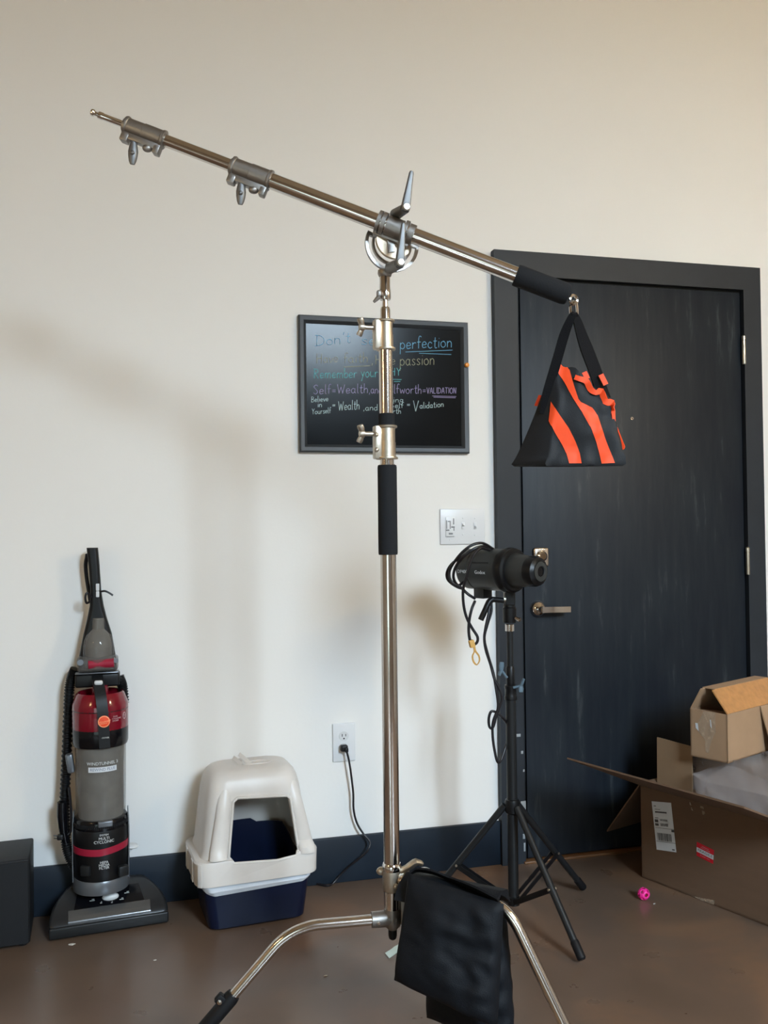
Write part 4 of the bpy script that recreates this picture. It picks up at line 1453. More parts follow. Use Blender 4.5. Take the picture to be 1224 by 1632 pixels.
# lid
vl('lid_band', M_blkgl, [(70, 1194), (78, 1193), (80.5, 1188), (81, 1166), (80.5, 1165)])
vl('lid', M_red, [(80.5, 1166), (81, 1160), (81, 1129), (80, 1126), (70, 1111), (66, 1108), (63.5, 1108.5), (61, 1128), (30, 1130), (22, 1098), (0, 1096)], seg=48)
vl('lid_line', M_blk, [(80.7, 1136.5), (81.2, 1136), (81.2, 1135), (80.7, 1134.5)], cap0=False, cap1=False)
# carry handle over the lid, down the front
hp = [V(155, 1078, -0.005), V(156, 1085, -0.030), V(158, 1096, -0.052), V(161, 1112, -0.074), V(163.5, 1132, -0.0835), V(165.5, 1160, -0.0850), V(167, 1192, -0.0835)]
MB().ribbon(smooth_path(hp, 5), (1, 0.05, 0), 0.031, 0.010).build('carry_handle', M_grey, vac)
MB().box(V(157, 1089, -0.046), (0.024, 0.012, 0.018), Matrix.Rotation(0.6, 3, 'X'), bev=0.005, segs=3).build('release_button', M_whitep, vac)
lg = V(165.8, 1150, -0.0905)
badge = MB().lathe([(0, 0), (0.0172, 0), (0.0172, 0.002), (0.0150, 0.0028), (0, 0.0028)], lg, (0, -1, 0), 32).build('badge', M_logo, vac, label='round orange logo badge')
MB().torus(lg + Vector((0, -0.0026, 0)), (0, -1, 0), 0.0155, 0.0013, tseg=6).build('badge_ring', M_logow, badge)
rt = Matrix.Rotation(0.18, 2)


def on_badge(x, y, z):
    q = rt @ Vector((x, y))
    return lg + Vector((q.x, -0.0034 - z, q.y))


MB().text('Hoover', 0.0115, on_badge, 0.0004, shear=0.35).tube([lg + Vector((-0.012, -0.0036, -0.0075)), lg + Vector((0.010, -0.0036, 0.0005 - 0.0045))], 0.0006, 6).build('badge_print', M_logow, badge)


def on_cyl(r, u, v):
    """wrap print on the round body, centred on photo point (u, v)"""
    p0 = V(u, v, -r * 0.98)
    a0 = math.asin(max(-0.99, min(0.99, (p0.x - VX) / r)))

    def fn(x, y, z):
        a = a0 + x / r
        return Vector((VX + (r + z) * math.sin(a), VY - (r + z) * math.cos(a), p0.z + y))
    return fn


MB().text('WINDTUNNEL 3', 0.0125, on_cyl(0.0746, 164, 1217)).build('print', M_print, vac)
fn = on_cyl(0.0744, 164, 1226.5)
mb = MB()
mb.loft([[fn(x, -0.0075, 0) for x in [-0.042 + 0.084 * k / 12 for k in range(13)]], [fn(x, 0.0075, 0) for x in [-0.042 + 0.084 * k / 12 for k in range(13)]]], closed=False)
stp = mb.build('label_strip', M_label, vac, keep_n=True)
MB().text('REWIND PLUS', 0.0115, on_cyl(0.0748, 164, 1226.5)).build('label_print', M_strip, stp)
MB().text('SYSTEM', 0.0075, on_cyl(0.0800, 166, 1331)).text('MULTI', 0.0110, on_cyl(0.0800, 166, 1336.5)).text('CYCLONIC', 0.0115, on_cyl(0.0800, 166, 1342)).build('print', M_print, vac)
MB().text('HEPA', 0.010, on_cyl(0.0796, 166, 1374.5)).text('MEDIA', 0.0105, on_cyl(0.0796, 166, 1379)).text('FILTER', 0.010, on_cyl(0.0796, 166, 1383.5)).build('print', M_print, vac)
MB().text('DUAL', 0.0060, on_cyl(0.0816, 184, 1143)).text('CYCLONIC', 0.0060, on_cyl(0.0816, 186, 1146.5)).text('SYSTEM', 0.0060, on_cyl(0.0816, 184, 1150)).build('print', M_printr, vac)
fnb = on_cyl(0.0818, 197.5, 1144)
MB().tube([fnb(0.006 * math.cos(a), 0.0095 * math.sin(a), 0) for a in [2 * PI * k / 20 for k in range(21)]], 0.0009, 6).text('1', 0.010, fnb).build('print', M_printr, vac)
MB().text('HOOVER', 0.006, lambda x, y, z: V(167, 1176, -0.0895) + Vector((x, -z, y))).build('print', M_print, vac)
# crossbar behind the lid
MB().box(V(156, 1082, 0.025), (0.128, 0.06, 0.040), bev=0.006, segs=3).build('crossbar', M_blk, vac)
MB().box(V(155, 1071, 0.010), (0.124, 0.05, 0.004), bev=0.0015).build('shelf_trim', M_silverp, vac)
# spine and grip
sp_l = [(124, 1078), (126, 1045), (133, 1010), (139, 985), (143, 965), (144, 940), (141, 900), (138, 873)]
sp_r = [(188, 1078), (184, 1045), (178, 1010), (170, 985), (165, 965), (161, 940), (158.5, 900), (156, 873)]
rings = []
for (a, b) in zip(sp_l, sp_r):
    p, q = V(*a, 0.03), V(*b, 0.03)
    z = (p.z + q.z) / 2
    c = (p.x + q.x) / 2
    hw = (q.x - p.x) / 2
    dpth = 0.020
    rings.append([Vector((c + x, VY + 0.035 + y, z)) for x, y in rrect(hw, dpth, min(0.012, hw * 0.6), 4)])
grip = MB().loft(rings).build('handle_spine', M_blk, vac)
MB().tube(smooth_path([V(139, 884, 0.03), V(136.5, 900, 0.05), V(138, 920, 0.055), V(142, 945, 0.05), V(144, 958, 0.04)], 5), 0.006, 10).build('grip_loop', M_blk, grip)
MB().box(V(155.5, 936, 0.012), (0.010, 0.006, 0.022), bev=0.002).box(V(155.5, 947, 0.012), (0.010, 0.006, 0.018), bev=0.002).build('grip_print', M_label, grip)
MB().tube(smooth_path([V(146, 952, 0.01), V(139, 945, 0.0), V(136, 952, 0.0), V(138, 961, 0.015), V(144, 958, 0.03)], 5), 0.0035, 8).tube(smooth_path([V(160, 943, 0.02), V(167, 942, 0.01), V(174, 945, 0.01), V(180, 949, 0.01)], 5), 0.003, 8).build('cord_tie', M_cord, grip)
# clear attachment holder with red roller
ax = V(156.5, 1050, -0.01).x
bt = [(6, 1068), (44, 1066), (45, 1045), (45, 1033), (42, 1023), (36, 1014), (26, 1008), (19, 1005), (18, 988)]
z0 = zv(ax, VY - 0.02, bt[0][1])
MB().lathe([(r / 1000, zv(ax, VY - 0.02, v) - z0) for r, v in bt], (ax, VY + 0.010, z0), seg=32).build('tool_nozzle', M_smoke, vac, label='clear grey bottle-shaped tool')
MB().lathe([(r * 0.00086, zv(ax, VY - 0.02, v) - z0) for r, v in bt], (ax, VY + 0.012, z0 + 0.002), seg=24).build('tool_core', M_cone, vac)
MB().box(V(156, 1057, -0.004), (0.118, 0.050, 0.046), bev=0.010, segs=3).build('tool_cover', M_smoke, vac)
MB().cyl(V(141, 1059, -0.020), V(182, 1056, -0.020), 0.015, seg=20).build('brush_roller', M_redband, vac, label='red roller')
MB().cyl(V(128, 1056, -0.022), V(128, 1056, -0.034), 0.009, seg=16).cyl(V(185, 1053, -0.022), V(185, 1053, -0.034), 0.007, seg=16).build('cover_clip', M_silverp, vac)
# hose at the left, ribbed
hpth = smooth_path([V(120, 1066, 0.03), V(115, 1078, 0.035), V(111, 1095, 0.035), V(109, 1130, 0.035), V(107, 1180, 0.035), V(105, 1230, 0.035), V(103, 1275, 0.03), V(103, 1310, 0.02), V(105, 1340, 0.01), V(110, 1362, 0.005), V(118, 1380, 0.0)], 26)
rad = [0.0135 + (0.0018 if k % 4 < 2 else -0.0012) for k in range(len(hpth))]
MB().tube(hpth, rad, 12).build('hose', M_blk, vac)
hp2 = smooth_path([V(190, 1078, 0.03), V(193, 1086, 0.03), V(196, 1098, 0.035), V(198, 1120, 0.035)], 20)
MB().tube(hp2, [0.0135 + (0.0018 if k % 4 < 2 else -0.0012) for k in range(len(hp2))], 12).build('hose', M_blk, vac)
MB().box(V(112, 1216, 0.0), (0.020, 0.03, 0.055), Matrix.Rotation(-0.15, 3, 'Y'), bev=0.004).build('hose_clip', M_silverp, vac)
MB().tube([V(99, 1278, 0.0), V(99, 1300, 0.0), V(101, 1325, 0.0), V(106, 1348, 0.005)], [0.014, 0.0145, 0.012, 0.009], 14).build('wand', M_blkgl, vac)
# cord with plug
MB().box(V(96, 1334, -0.01), (0.018, 0.018, 0.016), bev=0.004).cyl(V(92, 1332.5, -0.01), V(85, 1331.5, -0.012), 0.0015, seg=8).cyl(V(92, 1336.5, -0.01), V(86, 1336, -0.012), 0.0015, seg=8).build('plug', M_blk, vac)
MB().tube(smooth_path([V(100, 1334, -0.005), V(108, 1330, 0.0), V(113, 1322, 0.0), V(113, 1290, 0.0), V(110, 1255, 0.0)], 4), 0.004, 8).build('cord', M_cord, vac)
MB().lathe([(0, 0), (0.016, 0), (0.018, 0.003), (0.015, 0.006), (0.006, 0.008), (0, 0.008)], V(211, 1347, 0.0) - Vector((0, 0, 0.004)), (0.1, -0.15, 1), 24).cyl(V(205, 1356, 0.0), V(211, 1348, 0.0), 0.006).build('cord_hook', M_whitep, vac)


# floor nozzle (in the vacuum's own frame)
def nz_ring(y, hw, h, r):
    return [Vector((x, y, z)) for x, z in rrect(hw, h / 2, r, 5, 0.0, h / 2 + 0.004)]


fl_ = Vector((-0.518, -0.18, 0)) - Vector((VX, VY, 0))
fl_ = Matrix.Rotation(-va_yaw, 3, 'Z') @ fl_
nx, ny = fl_.x, fl_.y
prof = [(-0.006, 0.150, 0.024, 0.008), (0.0, 0.164, 0.036, 0.010), (0.010, 0.167, 0.046, 0.012), (0.028, 0.166, 0.060, 0.014), (0.055, 0.158, 0.078, 0.020), (0.085, 0.142, 0.096, 0.028), (0.115, 0.124, 0.108, 0.034), (0.140, 0.112, 0.100, 0.034), (0.155, 0.104, 0.080, 0.03)]
mb = MB().loft([[p + Vector((nx, ny, 0)) for p in nz_ring(*q)] for q in prof])
nz_bvh = mb.bvh()
noz = mb.build('floor_nozzle', M_basegrey, vac, local=True, angle=50)


def nz_top(x, y, off=0.0):
    hit = nz_bvh.ray_cast(Vector((x, y, 0.5)), Vector((0, 0, -1)))
    return (hit[0] if hit[0] else Vector((x, y, 0.05))) + Vector((0, 0, off))


def patch(x0, x1, y0, y1, off, th, n=10, taper=0.0):
    rows_ = []
    for j in range(n + 1):
        y = y0 + (y1 - y0) * j / n
        k = 1 - taper * j / n
        r = [nz_top(nx + (x0 + (x1 - x0) * i / n) * k, ny + y, off) for i in range(n + 1)]
        rows_.append(r)
    m_ = MB()
    top = [[p + Vector((0, 0, th)) for p in r] for r in rows_]
    m_.loft([a_ + list(reversed(b_)) for a_, b_ in zip(top, rows_)])
    return m_


patch(-0.114, 0.116, -0.001, 0.026, 0.0005, 0.004, 10).build('brush_window', M_window, noz, local=True, angle=50)
patch(-0.098, 0.100, 0.029, 0.080, 0.0003, 0.002, 8, 0.12).build('dial_panel', M_blkgl, noz, local=True, angle=50)
MB().box((nx, ny - 0.004, 0.020), (0.334, 0.012, 0.032), bev=0.005, segs=3).build('front_bumper', M_grey, noz, local=True)
kp = nz_top(nx + 0.005, ny + 0.050, 0.003)
MB().ball(kp, 0.024, (1.0, 0.55, 0.5), 24).build('height_dial', M_whitep, noz, local=True)
mb = MB()
for (dx, dy, w) in ((-0.047, 0.046, 0.014), (-0.022, 0.036, 0.005), (0.008, 0.033, 0.005), (0.036, 0.038, 0.012), (0.052, 0.054, 0.014)):
    q = nz_top(nx + dx, ny + dy, 0.0028)
    mb.box(q, (w, 0.005, 0.001), Matrix.Rotation(-0.6, 3, 'X'))
    mb.box(q + Vector((w * 0.2, 0.004, 0.002)), (w * 0.5, 0.004, 0.001), Matrix.Rotation(-0.6, 3, 'X'))
mb.build('dial_print', M_print, noz, local=True)
for s in (-1, 1):
    MB().cyl((nx + s * 0.130, ny + 0.105, 0.028), (nx + s * 0.150, ny + 0.105, 0.028), 0.028, seg=24).build('wheel', M_rubber, vac, local=True)

# ================================================================== LITTER BOX
la, lb = onz(335, 1487, 0), onz(487, 1462, 0)
lyaw = math.atan2(lb.y - la.y, lb.x - la.x)
LW = (lb - la).length
LDp = 0.225
lc = (la + lb) / 2 + Matrix.Rotation(lyaw, 3, 'Z') @ Vector((0, LDp / 2, 0))
lit = thing('litter_box', 'white hooded cat litter box on a navy base with a plastic liner, against the wall', 'litter box', (lc.x, lc.y, 0), lyaw)
RL = ROOT[lit.name]


def lfz(v, yl=-LDp / 2, xl=0.0):
    w = RL @ Vector((xl, yl, 0))
    return zv(w.x, w.y, v)


zbr0 = lfz(1404, -LDp / 2 - 0.02)      # brim lower edge
zbr1 = lfz(1366, -LDp / 2 - 0.02)      # brim upper edge
zop0 = lfz(1366, -LDp / 2 - 0.005)
ztop = lfz(1214, 0.02)
hw0 = LW / 2
cy0 = -0.004


def lr(hx, hy, r, z, cx=0.0, cy=0.0, n=6):
    return [Vector((x, y, z)) for x, y in rrect(hx, hy, r, n, cx, cy)]


def pan_shell(z_front, z_back, hx0, hx1, hy0, hy1, r, wall):
    out, inn = [], []
    for t in (0.0, 0.04, 0.5, 1.0):
        hx, hy = hx0 + (hx1 - hx0) * t, hy0 + (hy1 - hy0) * t
        k = 0.94 if t == 0 else 1.0
        ring = lr(hx * k, hy * k, r, 0)
        for p in ring:
            zt = z_front + (z_back - z_front) * max(0, min(1, (p.y + hy) / (2 * hy)))
            p.z = 0.001 + (zt) * t
        out.append(ring)
    for t in (1.0, 0.5, 0.06):
        hx, hy = hx0 + (hx1 - hx0) * t - wall, hy0 + (hy1 - hy0) * t - wall
        ring = lr(hx, hy, r - wall, 0)
        for p in ring:
            zt = z_front + (z_back - z_front) * max(0, min(1, (p.y + hy) / (2 * hy)))
            p.z = 0.001 + zt * t
        inn.append(ring)
    return MB().loft(out + inn)


pan_shell(zbr0 + 0.012, zbr0 + 0.012, hw0, hw0 + 0.020, LDp / 2, LDp / 2 + 0.006, 0.030, 0.004).build('base_pan', M_pan, lit, local=True)
# raised rear splash walls of the pan, seen through the entrance
mb = MB()
zb = lfz(1306, LDp / 2 - 0.03)
zside = zbr0 + 0.012
ringo, ringi = [], []
for k in range(25):
    a = PI * (k / 24)
    x, y = (hw0 + 0.004) * math.cos(a), -0.03 + (LDp / 2 + 0.01) * max(0, math.sin(a)) ** 0.5
    h_ = zside + (zb - zside) * min(1.0, max(0, math.sin(a)) * 1.6) - (0.012 if x > 0.03 else 0)
    ringo.append((x, y, h_))
rr1 = [Vector((x, y, 0.03)) for x, y, h_ in ringo]
rr2 = [Vector((x, y, h_)) for x, y, h_ in ringo]
rr3 = [Vector((x * 0.97, y - 0.005, h_)) for x, y, h_ in ringo]
rr4 = [Vector((x * 0.97, y - 0.005, 0.03)) for x, y, h_ in ringo]
mb.loft([rr1, rr2, rr3, rr4], closed=False)
mb.build('rear_guard', M_pan, lit, local=True)
# liner film hanging below the brim
rings = []
for j, (zz, ex) in enumerate(((zbr0 + 0.008, 0.017), (zbr0 - 0.006, 0.021), (zbr0 - 0.016, 0.020), (zbr0 - 0.029, 0.016))):
    ring = lr(hw0 + ex, LDp / 2 + ex * 0.55, 0.032, zz, n=14)
    for i, p in enumerate(ring):
        w = noise.noise(Vector((p.x * 16, p.y * 16, j * 0.6)))
        p.z += w * 0.022 * j / 3
        p.x *= 1 + 0.035 * noise.noise(Vector((p.x * 40, p.y * 40, j * 1.5)))
        p.y *= 1 + 0.06 * noise.noise(Vector((p.x * 40, p.y * 40, 7 + j * 1.5)))
    rings.append(ring)
MB().loft(rings, True, False, False).build('liner', M_liner, lit, local=True, angle=25, label='crumpled clear white plastic liner')


# hood
def hood_rings(sh):
    hx, hy = hw0 + 0.040 - sh, LDp / 2 + 0.020 - sh
    zt = ztop - sh
    H = zt - zbr1
    rings_ = [lr(hx, hy, 0.045, zbr0 - (0.02 if sh else 0)), lr(hx + 0.002, hy, 0.045, zbr1 - 0.006), lr(hx - 0.002, hy - 0.002, 0.044, zbr1)]
    b0x, b0y = hw0 + 0.020 - sh, LDp / 2 + 0.006 - sh
    rings_.append(lr(b0x + 0.003, b0y + 0.003, 0.05, zbr1 + 0.002))
    for t, kx, ky, rr_ in ((0.08, 0.985, 0.985, 0.048), (0.30, 0.955, 0.945, 0.05), (0.55, 0.915, 0.895, 0.05), (0.75, 0.875, 0.845, 0.05), (0.87, 0.835, 0.795, 0.05), (0.94, 0.785, 0.735, 0.05), (0.985, 0.715, 0.655, 0.048), (1.0, 0.64, 0.57, 0.045)):
        rings_.append(lr(b0x * kx, b0y * ky, rr_, zbr1 + H * t, 0.0, 0.006 * t))
    return rings_


ho = MB().loft(hood_rings(0)).build('hood', M_hood, lit, local=True)
inner = MB().loft(hood_rings(0.0045)).build('tmp_inner', M_hood, lit, local=True)


def l_at(u, v, yl):
    """local (x, z) on the plane local y = yl"""
    p = onplane(u, v, RL @ Vector((0, yl, 0)), (RL.to_3x3() @ Vector((0, 1, 0))))
    q = RL.inverted() @ p
    return q.x, q.z


opn = [l_at(364, 1366, -0.115), l_at(371, 1278, -0.095), l_at(378, 1271, -0.093), l_at(456, 1267, -0.093), l_at(462, 1271, -0.093), l_at(474.5, 1352, -0.112), l_at(470, 1361, -0.115), l_at(440, 1369, -0.117), l_at(372, 1374, -0.117)]
cut = MB().loft([[Vector((x, -0.19, z)) for x, z in opn], [Vector((x, 0.0, z)) for x, z in opn]]).build('tmp_cut', M_hood, lit, local=True)
hx_, hz_ = l_at(405, 1214, 0.02)
cut2 = MB().ball((hx_ + 0.005, 0.01, ztop + 0.004), 0.02, (2.4, 1.3, 0.75), 24).build('tmp_cut2', M_hood, lit, local=True)
bpy.context.view_layer.update()
apply_bool(ho, [inner, cut])
bpy.data.objects.remove(cut2)
# rolled lip around the entrance
hb = BVHTree.FromPolygons([v.co.copy() for v in ho.data.vertices], [tuple(p.vertices) for p in ho.data.polygons])
lp_ = []
for i in range(len(opn)):
    x0, z0 = opn[i]
    x1, z1 = opn[(i + 1) % len(opn)]
    for k in range(6):
        x, z = x0 + (x1 - x0) * k / 6, z0 + (z1 - z0) * k / 6
        nr = hb.find_nearest(Vector((x, -0.12, z)))
        lp_.append(Vector((x, nr[0].y - 0.001, z)))
lp_.append(lp_[0])
MB().tube(lp_, 0.0042, 8, caps=False).build('entrance_lip', M_hood, lit, local=True)
# raised pillars beside the entrance, top vent handle
for (ua, va, ub, vb) in ((361, 1250, 347, 1369), (464, 1244, 489, 1356)):
    xa, za = l_at(ua, va, -0.09)
    xb, zb_ = l_at(ub, vb, -0.115)
    rings = []
    for k in range(13):
        t = k / 12
        x, z = xa + (xb - xa) * t, za + (zb_ - za) * t
        nr = hb.find_nearest(Vector((x, -0.13, z)))
        e = 0.020 + 0.006 * t
        sink = 0.016 * max(0.0, 1 - t * 3.0) ** 1.5
        rings.append([Vector((x + e * math.cos(a), nr[0].y + 0.006 + sink + 0.015 * math.sin(a), z)) for a in [2 * PI * q / 18 for q in range(18)]])
    MB().loft(rings).build('pillar', M_hood, lit, local=True)
rec = MB()
rec.lathe([(0.052, 0.0), (0.050, 0.003), (0.044, 0.0035), (0.040, 0.001), (0.0, 0.0)], (0, 0, 0), seg=36)
for v_ in rec.bm.verts:
    v_.co = Vector((v_.co.x * 0.95 + hx_ + 0.004, v_.co.y * 0.42 + 0.004, v_.co.z + ztop - 0.0005))
rec.build('handle_recess', M_hood, lit, local=True)
for (ua, va, ub, vb, w) in ((372, 1207, 386, 1226, 0.004), (381, 1202, 400, 1227, 0.004)):
    xa, za = l_at(ua, va, 0.02)
    xb, zb_ = l_at(ub, vb, -0.012)
    MB().ribbon([Vector((xa, 0.022, za)), Vector((xb, -0.010, max(zb_, ztop + 0.001)))], (0.3, 0.2, 1), 0.012, 0.003).build('vent_tab', M_hood, lit, local=True)
xa, za = l_at(388, 1214, 0.005)
MB().box((xa + 0.004, 0.004, ztop + 0.004), (0.022, 0.034, 0.003), Matrix.Rotation(0.5, 3, 'Y') @ Matrix.Rotation(0.3, 3, 'X'), bev=0.001).build('vent_door', M_hood, lit, local=True)
for s, yv in ((-1, -0.06), (1, -0.04), (-1, 0.05)):
    MB().box((s * (hw0 + 0.042), yv, (zbr0 + zbr1) / 2 - 0.002), (0.006, 0.030, (zbr1 - zbr0) * 0.9), bev=0.002).build('latch', M_hood, lit, local=True)
MB().box((-(hw0 + 0.030), -LDp / 2 - 0.012, (zbr0 + zbr1) / 2), (0.004, 0.014, (zbr1 - zbr0) * 0.95), Matrix.Rotation(0.8, 3, 'Z'), bev=0.001).build('latch', M_hood, lit, local=True)

# ================================================================== BLACK BOX AT THE LEFT EDGE
p = onz(48, 1508, 0)
ht = zv(p.x, p.y, 1369)
bw, bd = 0.24, 0.19
byaw = 0.06
bk = thing('black_cabinet', 'plain matt black box-shaped cabinet on the floor at the left edge, beside the vacuum cleaner', 'cabinet', (p.x, p.y, 0), byaw)
MB().box((-bw / 2, bd / 2, ht / 2 + 0.004), (bw, bd, ht - 0.008), bev=0.006, segs=3).build('body', mat('matt_black_vinyl', (0.008, 0.009, 0.011), 0.55, spec=0.35, noise_amt=0.1, bump=0.2, bump_scale=300), bk, local=True)
MB().box((-bw / 2, -0.004, ht / 2 + 0.004), (bw - 0.006, 0.012, ht - 0.014), bev=0.004, segs=2).build('front_panel', M_foam, bk, local=True)
for (x, y) in ((-0.02, 0.02), (-bw + 0.02, 0.02), (-0.02, bd - 0.02), (-bw + 0.02, bd - 0.02)):
    MB().cyl((x, y, 0), (x, y, 0.006), 0.011, seg=16).build('foot', M_rubber, bk, local=True)

# ================================================================== CARDBOARD BOXES
C1 = onz(1023, 1398.5, 0)
E1 = (onz(1224, 1477, 0) - C1).normalized()           # along the visible long side
N1 = Vector((-E1.y, E1.x, 0))
if N1.x > 0:
    N1 = -N1                                           # outward normal of the visible side
W1_ = -N1
zt = zv(C1.x, C1.y, 1249)
BLn, BWd = 0.62, 0.42
bxyaw = math.atan2(E1.y, E1.x)
cb = thing('cardboard_box', 'large open brown cardboard box on the floor with shipping label, by the door', 'box', C1 + E1 * BLn / 2 + W1_ * BWd / 2)
th = 0.005


def slab(mb, a, b, c, d, t):
    n = (b - a).cross(d - a).normalized() * t
    mb.loft([[a, b, c, d], [a + n, b + n, c + n, d + n]])


UP = Vector((0, 0, 1))


def bpt(e, w, z):
    return C1 + E1 * e + W1_ * w + UP * z


mb = MB()
for (a, b) in (((0, 0), (BLn, 0)), ((BLn, 0), (BLn, BWd)), ((BLn, BWd), (0, BWd)), ((0, BWd), (0, 0))):
    dx, dy = b[0] - a[0], b[1] - a[1]
    L_ = math.hypot(dx, dy)
    ix, iy = -dy / L_ * th, dx / L_ * th
    mb.loft([[bpt(a[0], a[1], 0.002), bpt(b[0], b[1], 0.002), bpt(b[0] + ix, b[1] + iy, 0.002), bpt(a[0] + ix, a[1] + iy, 0.002)],
             [bpt(a[0], a[1], zt), bpt(b[0], b[1], zt), bpt(b[0] + ix, b[1] + iy, zt), bpt(a[0] + ix, a[1] + iy, zt)]])
mb.loft([[bpt(0, 0, 0.001), bpt(BLn, 0, 0.001), bpt(BLn, BWd, 0.001), bpt(0, BWd, 0.001)], [bpt(0, 0, 0.006), bpt(BLn, 0, 0.006), bpt(BLn, BWd, 0.006), bpt(0, BWd, 0.006)]])
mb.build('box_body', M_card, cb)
# long side flap, raised towards the viewer
mb = MB()
fa1, fa2 = bpt(0.004, -0.002, zt), bpt(BLn - 0.004, -0.002, zt)
ob_ = N1 * 0.34 + UP * 0.14
slab(mb, fa1, fa2, fa2 + ob_, fa1 + ob_ + E1 * 0.0, th)
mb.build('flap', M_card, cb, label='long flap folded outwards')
mb = MB()
g1, g2 = bpt(0.0, 0.004, zt), bpt(0.0, 0.20, zt)
ob2 = -E1 * 0.150 - UP * 0.200
slab(mb, g1, g2, g2 + ob2, g1 + ob2, th)
mb.build('flap', M_card, cb, label='short flap hanging down')
mb = MB()
g1, g2 = bpt(0.012, 0.074, zt - 0.06), bpt(0.150, 0.074, zt - 0.06)
slab(mb, g1, g2, g2 + UP * 0.200 + W1_ * 0.004, g1 + UP * 0.205 + W1_ * 0.004, th)
mb.build('flap', M_cardin, cb, label='inner panel standing upright')
mb = MB()
g1, g2 = bpt(0.01, BWd, zt), bpt(BLn, BWd, zt)
slab(mb, g1, g2, g2 + W1_ * 0.10 - UP * 0.22, g1 + W1_ * 0.10 - UP * 0.22, th)
mb.build('flap', M_card, cb)
# labels on the visible side
face_p = C1 + N1 * 0.0012


def on_face(u, v, off=0.0):
    return onplane(u, v, face_p + N1 * off, N1)


def quad_map(TLp, TRp, BRp, BLp, off):
    q = [on_face(*k, off) for k in (TLp, TRp, BRp, BLp)]

    def fn(s, t):
        return q[3].lerp(q[2], s).lerp(q[0].lerp(q[1], s), t)
    return fn


def flat_quad(mb, fn, s0, t0, s1, t1):
    vs = [mb.bm.verts.new(fn(*k)) for k in ((s0, t0), (s1, t0), (s1, t1), (s0, t1))]
    mb.bm.faces.new(vs)


lab = ((1038.5, 1277), (1069.5, 1279.5), (1078, 1358.5), (1046.5, 1354))
f1 = quad_map(*lab, 0.0)
mb = MB()
flat_quad(mb, f1, 0, 0, 1, 1)
sl = mb.build('shipping_label', M_label, cb, label='white shipping label with barcode')
f2 = quad_map(*lab, 0.0008)
mb = MB()
for (s0, t0, s1, t1) in ((0.08, 0.90, 0.20, 0.915), (0.12, 0.77, 0.72, 0.80), (0.12, 0.835, 0.4, 0.845), (0.06, 0.455, 1.0, 0.462), (0.04, 0.175, 1.0, 0.183), (0.06, 0.57, 0.24, 0.63), (0.06, 0.50, 0.24, 0.55), (0.86, 0.40, 1.0, 0.45), (0.80, 0.03, 0.93, 0.055), (0.08, 0.655, 0.26, 0.668)):
    flat_quad(mb, f2, s0, t0, s1, t1)
x = 0.12
random.seed(11)
while x < 0.80:
    w = random.choice((0.012, 0.02, 0.035))
    flat_quad(mb, f2, x, 0.20, x + w, 0.355)
    x += w + random.choice((0.012, 0.02, 0.03))
x = 0.34
while x < 0.72:
    w = random.choice((0.02, 0.035))
    flat_quad(mb, f2, x, 0.605, x + w, 0.645)
    flat_quad(mb, f2, x, 0.50, x + w, 0.56)
    x += w + 0.02
mb.build('label_print', M_ink, sl, smooth=False)
stk = ((1110.5, 1341.5), (1138, 1355), (1136.5, 1377), (1110, 1363.5))
f1 = quad_map(*stk, 0.0)
mb = MB()
flat_quad(mb, f1, 0, 0, 1, 1)
s2 = mb.build('sticker', M_stred, cb, label='red and white FRAGILE sticker')
f2 = quad_map(*stk, 0.0006)
mb = MB()
flat_quad(mb, f2, 0.0, 0.30, 1.0, 0.62)
s3 = mb.build('sticker_band', M_label, s2)
f3 = quad_map(*stk, 0.0012)
MB().text('FRAGILE', 0.24, lambda x, y, z: f3(0.5 + x * 0.98, 0.46 + y), 0.0).build('sticker_print', M_ink, s2, smooth=False)
MB().text('HANDLE', 0.10, lambda x, y, z: f3(0.5 + x, 0.84 + y), 0.0).text('WITH CARE', 0.10, lambda x, y, z: f3(0.5 + x, 0.72 + y), 0.0).text('THANK YOU', 0.10, lambda x, y, z: f3(0.5 + x, 0.16 + y), 0.0).build('sticker_print', M_printr, s2, smooth=False)
f1 = quad_map((1088, 1265), (1128, 1280), (1132, 1312), (1096, 1298), 0.0)
mb = MB()
for (s0, t0, s1, t1) in ((0.0, 0.86, 0.7, 1.0), (0.2, 0.55, 0.27, 0.7), (0.22, 0.3, 0.3, 0.45), (0.7, 0.3, 0.82, 0.5), (0.65, 0.6, 0.8, 0.72)):
    flat_quad(mb, f1, s0, t0, s1, t1)
mb.build('tape', M_tape, cb, smooth=False)
f1 = quad_map((1103, 1428), (1139, 1435), (1138, 1442), (1115, 1434), 0.0)
mb = MB()
flat_quad(mb, f1, 0, 0, 1, 1)
mb.build('tape', M_tape, cb, smooth=False)

# crumpled clear plastic bag filling the big box
pb = thing('plastic_bag', 'crumpled clear plastic bag stuffed in the large cardboard box, under the smaller box', 'bag', bpt(0.3, 0.2, zt * 0.5))
rings = []
NZ = 14
for j in range(NZ + 1):
    t = j / NZ
    z = 0.05 + (zt + 0.116 - 0.05) * min(1, t * 1.12)
    kx = 1.0 if t < 0.8 else 1 - ((t - 0.8) / 0.2) * 0.55
    ring = []
    for (x, y) in rrect(0.255 * kx, 0.185 * kx, 0.06 * kx, 9):
        n_ = noise.noise(Vector((x * 12, y * 12, z * 9)))
        n2 = noise.noise(Vector((x * 30, y * 30, z * 12 + 5)))
        over = 0.0
        k = 1 + 0.10 * n_ * (1 if z > zt else 0.2) + 0.05 * n2
        pt = bpt(0.385 + x * k * 0.84, 0.205 + y * k, z + (0.022 * n_ - 0.010 if z > zt else 0))
        pt.z = max(pt.z, 0.012)
        ring.append(pt)
    rings.append(ring)
MB().loft(rings).build('bag_film', M_film, pb, angle=25)
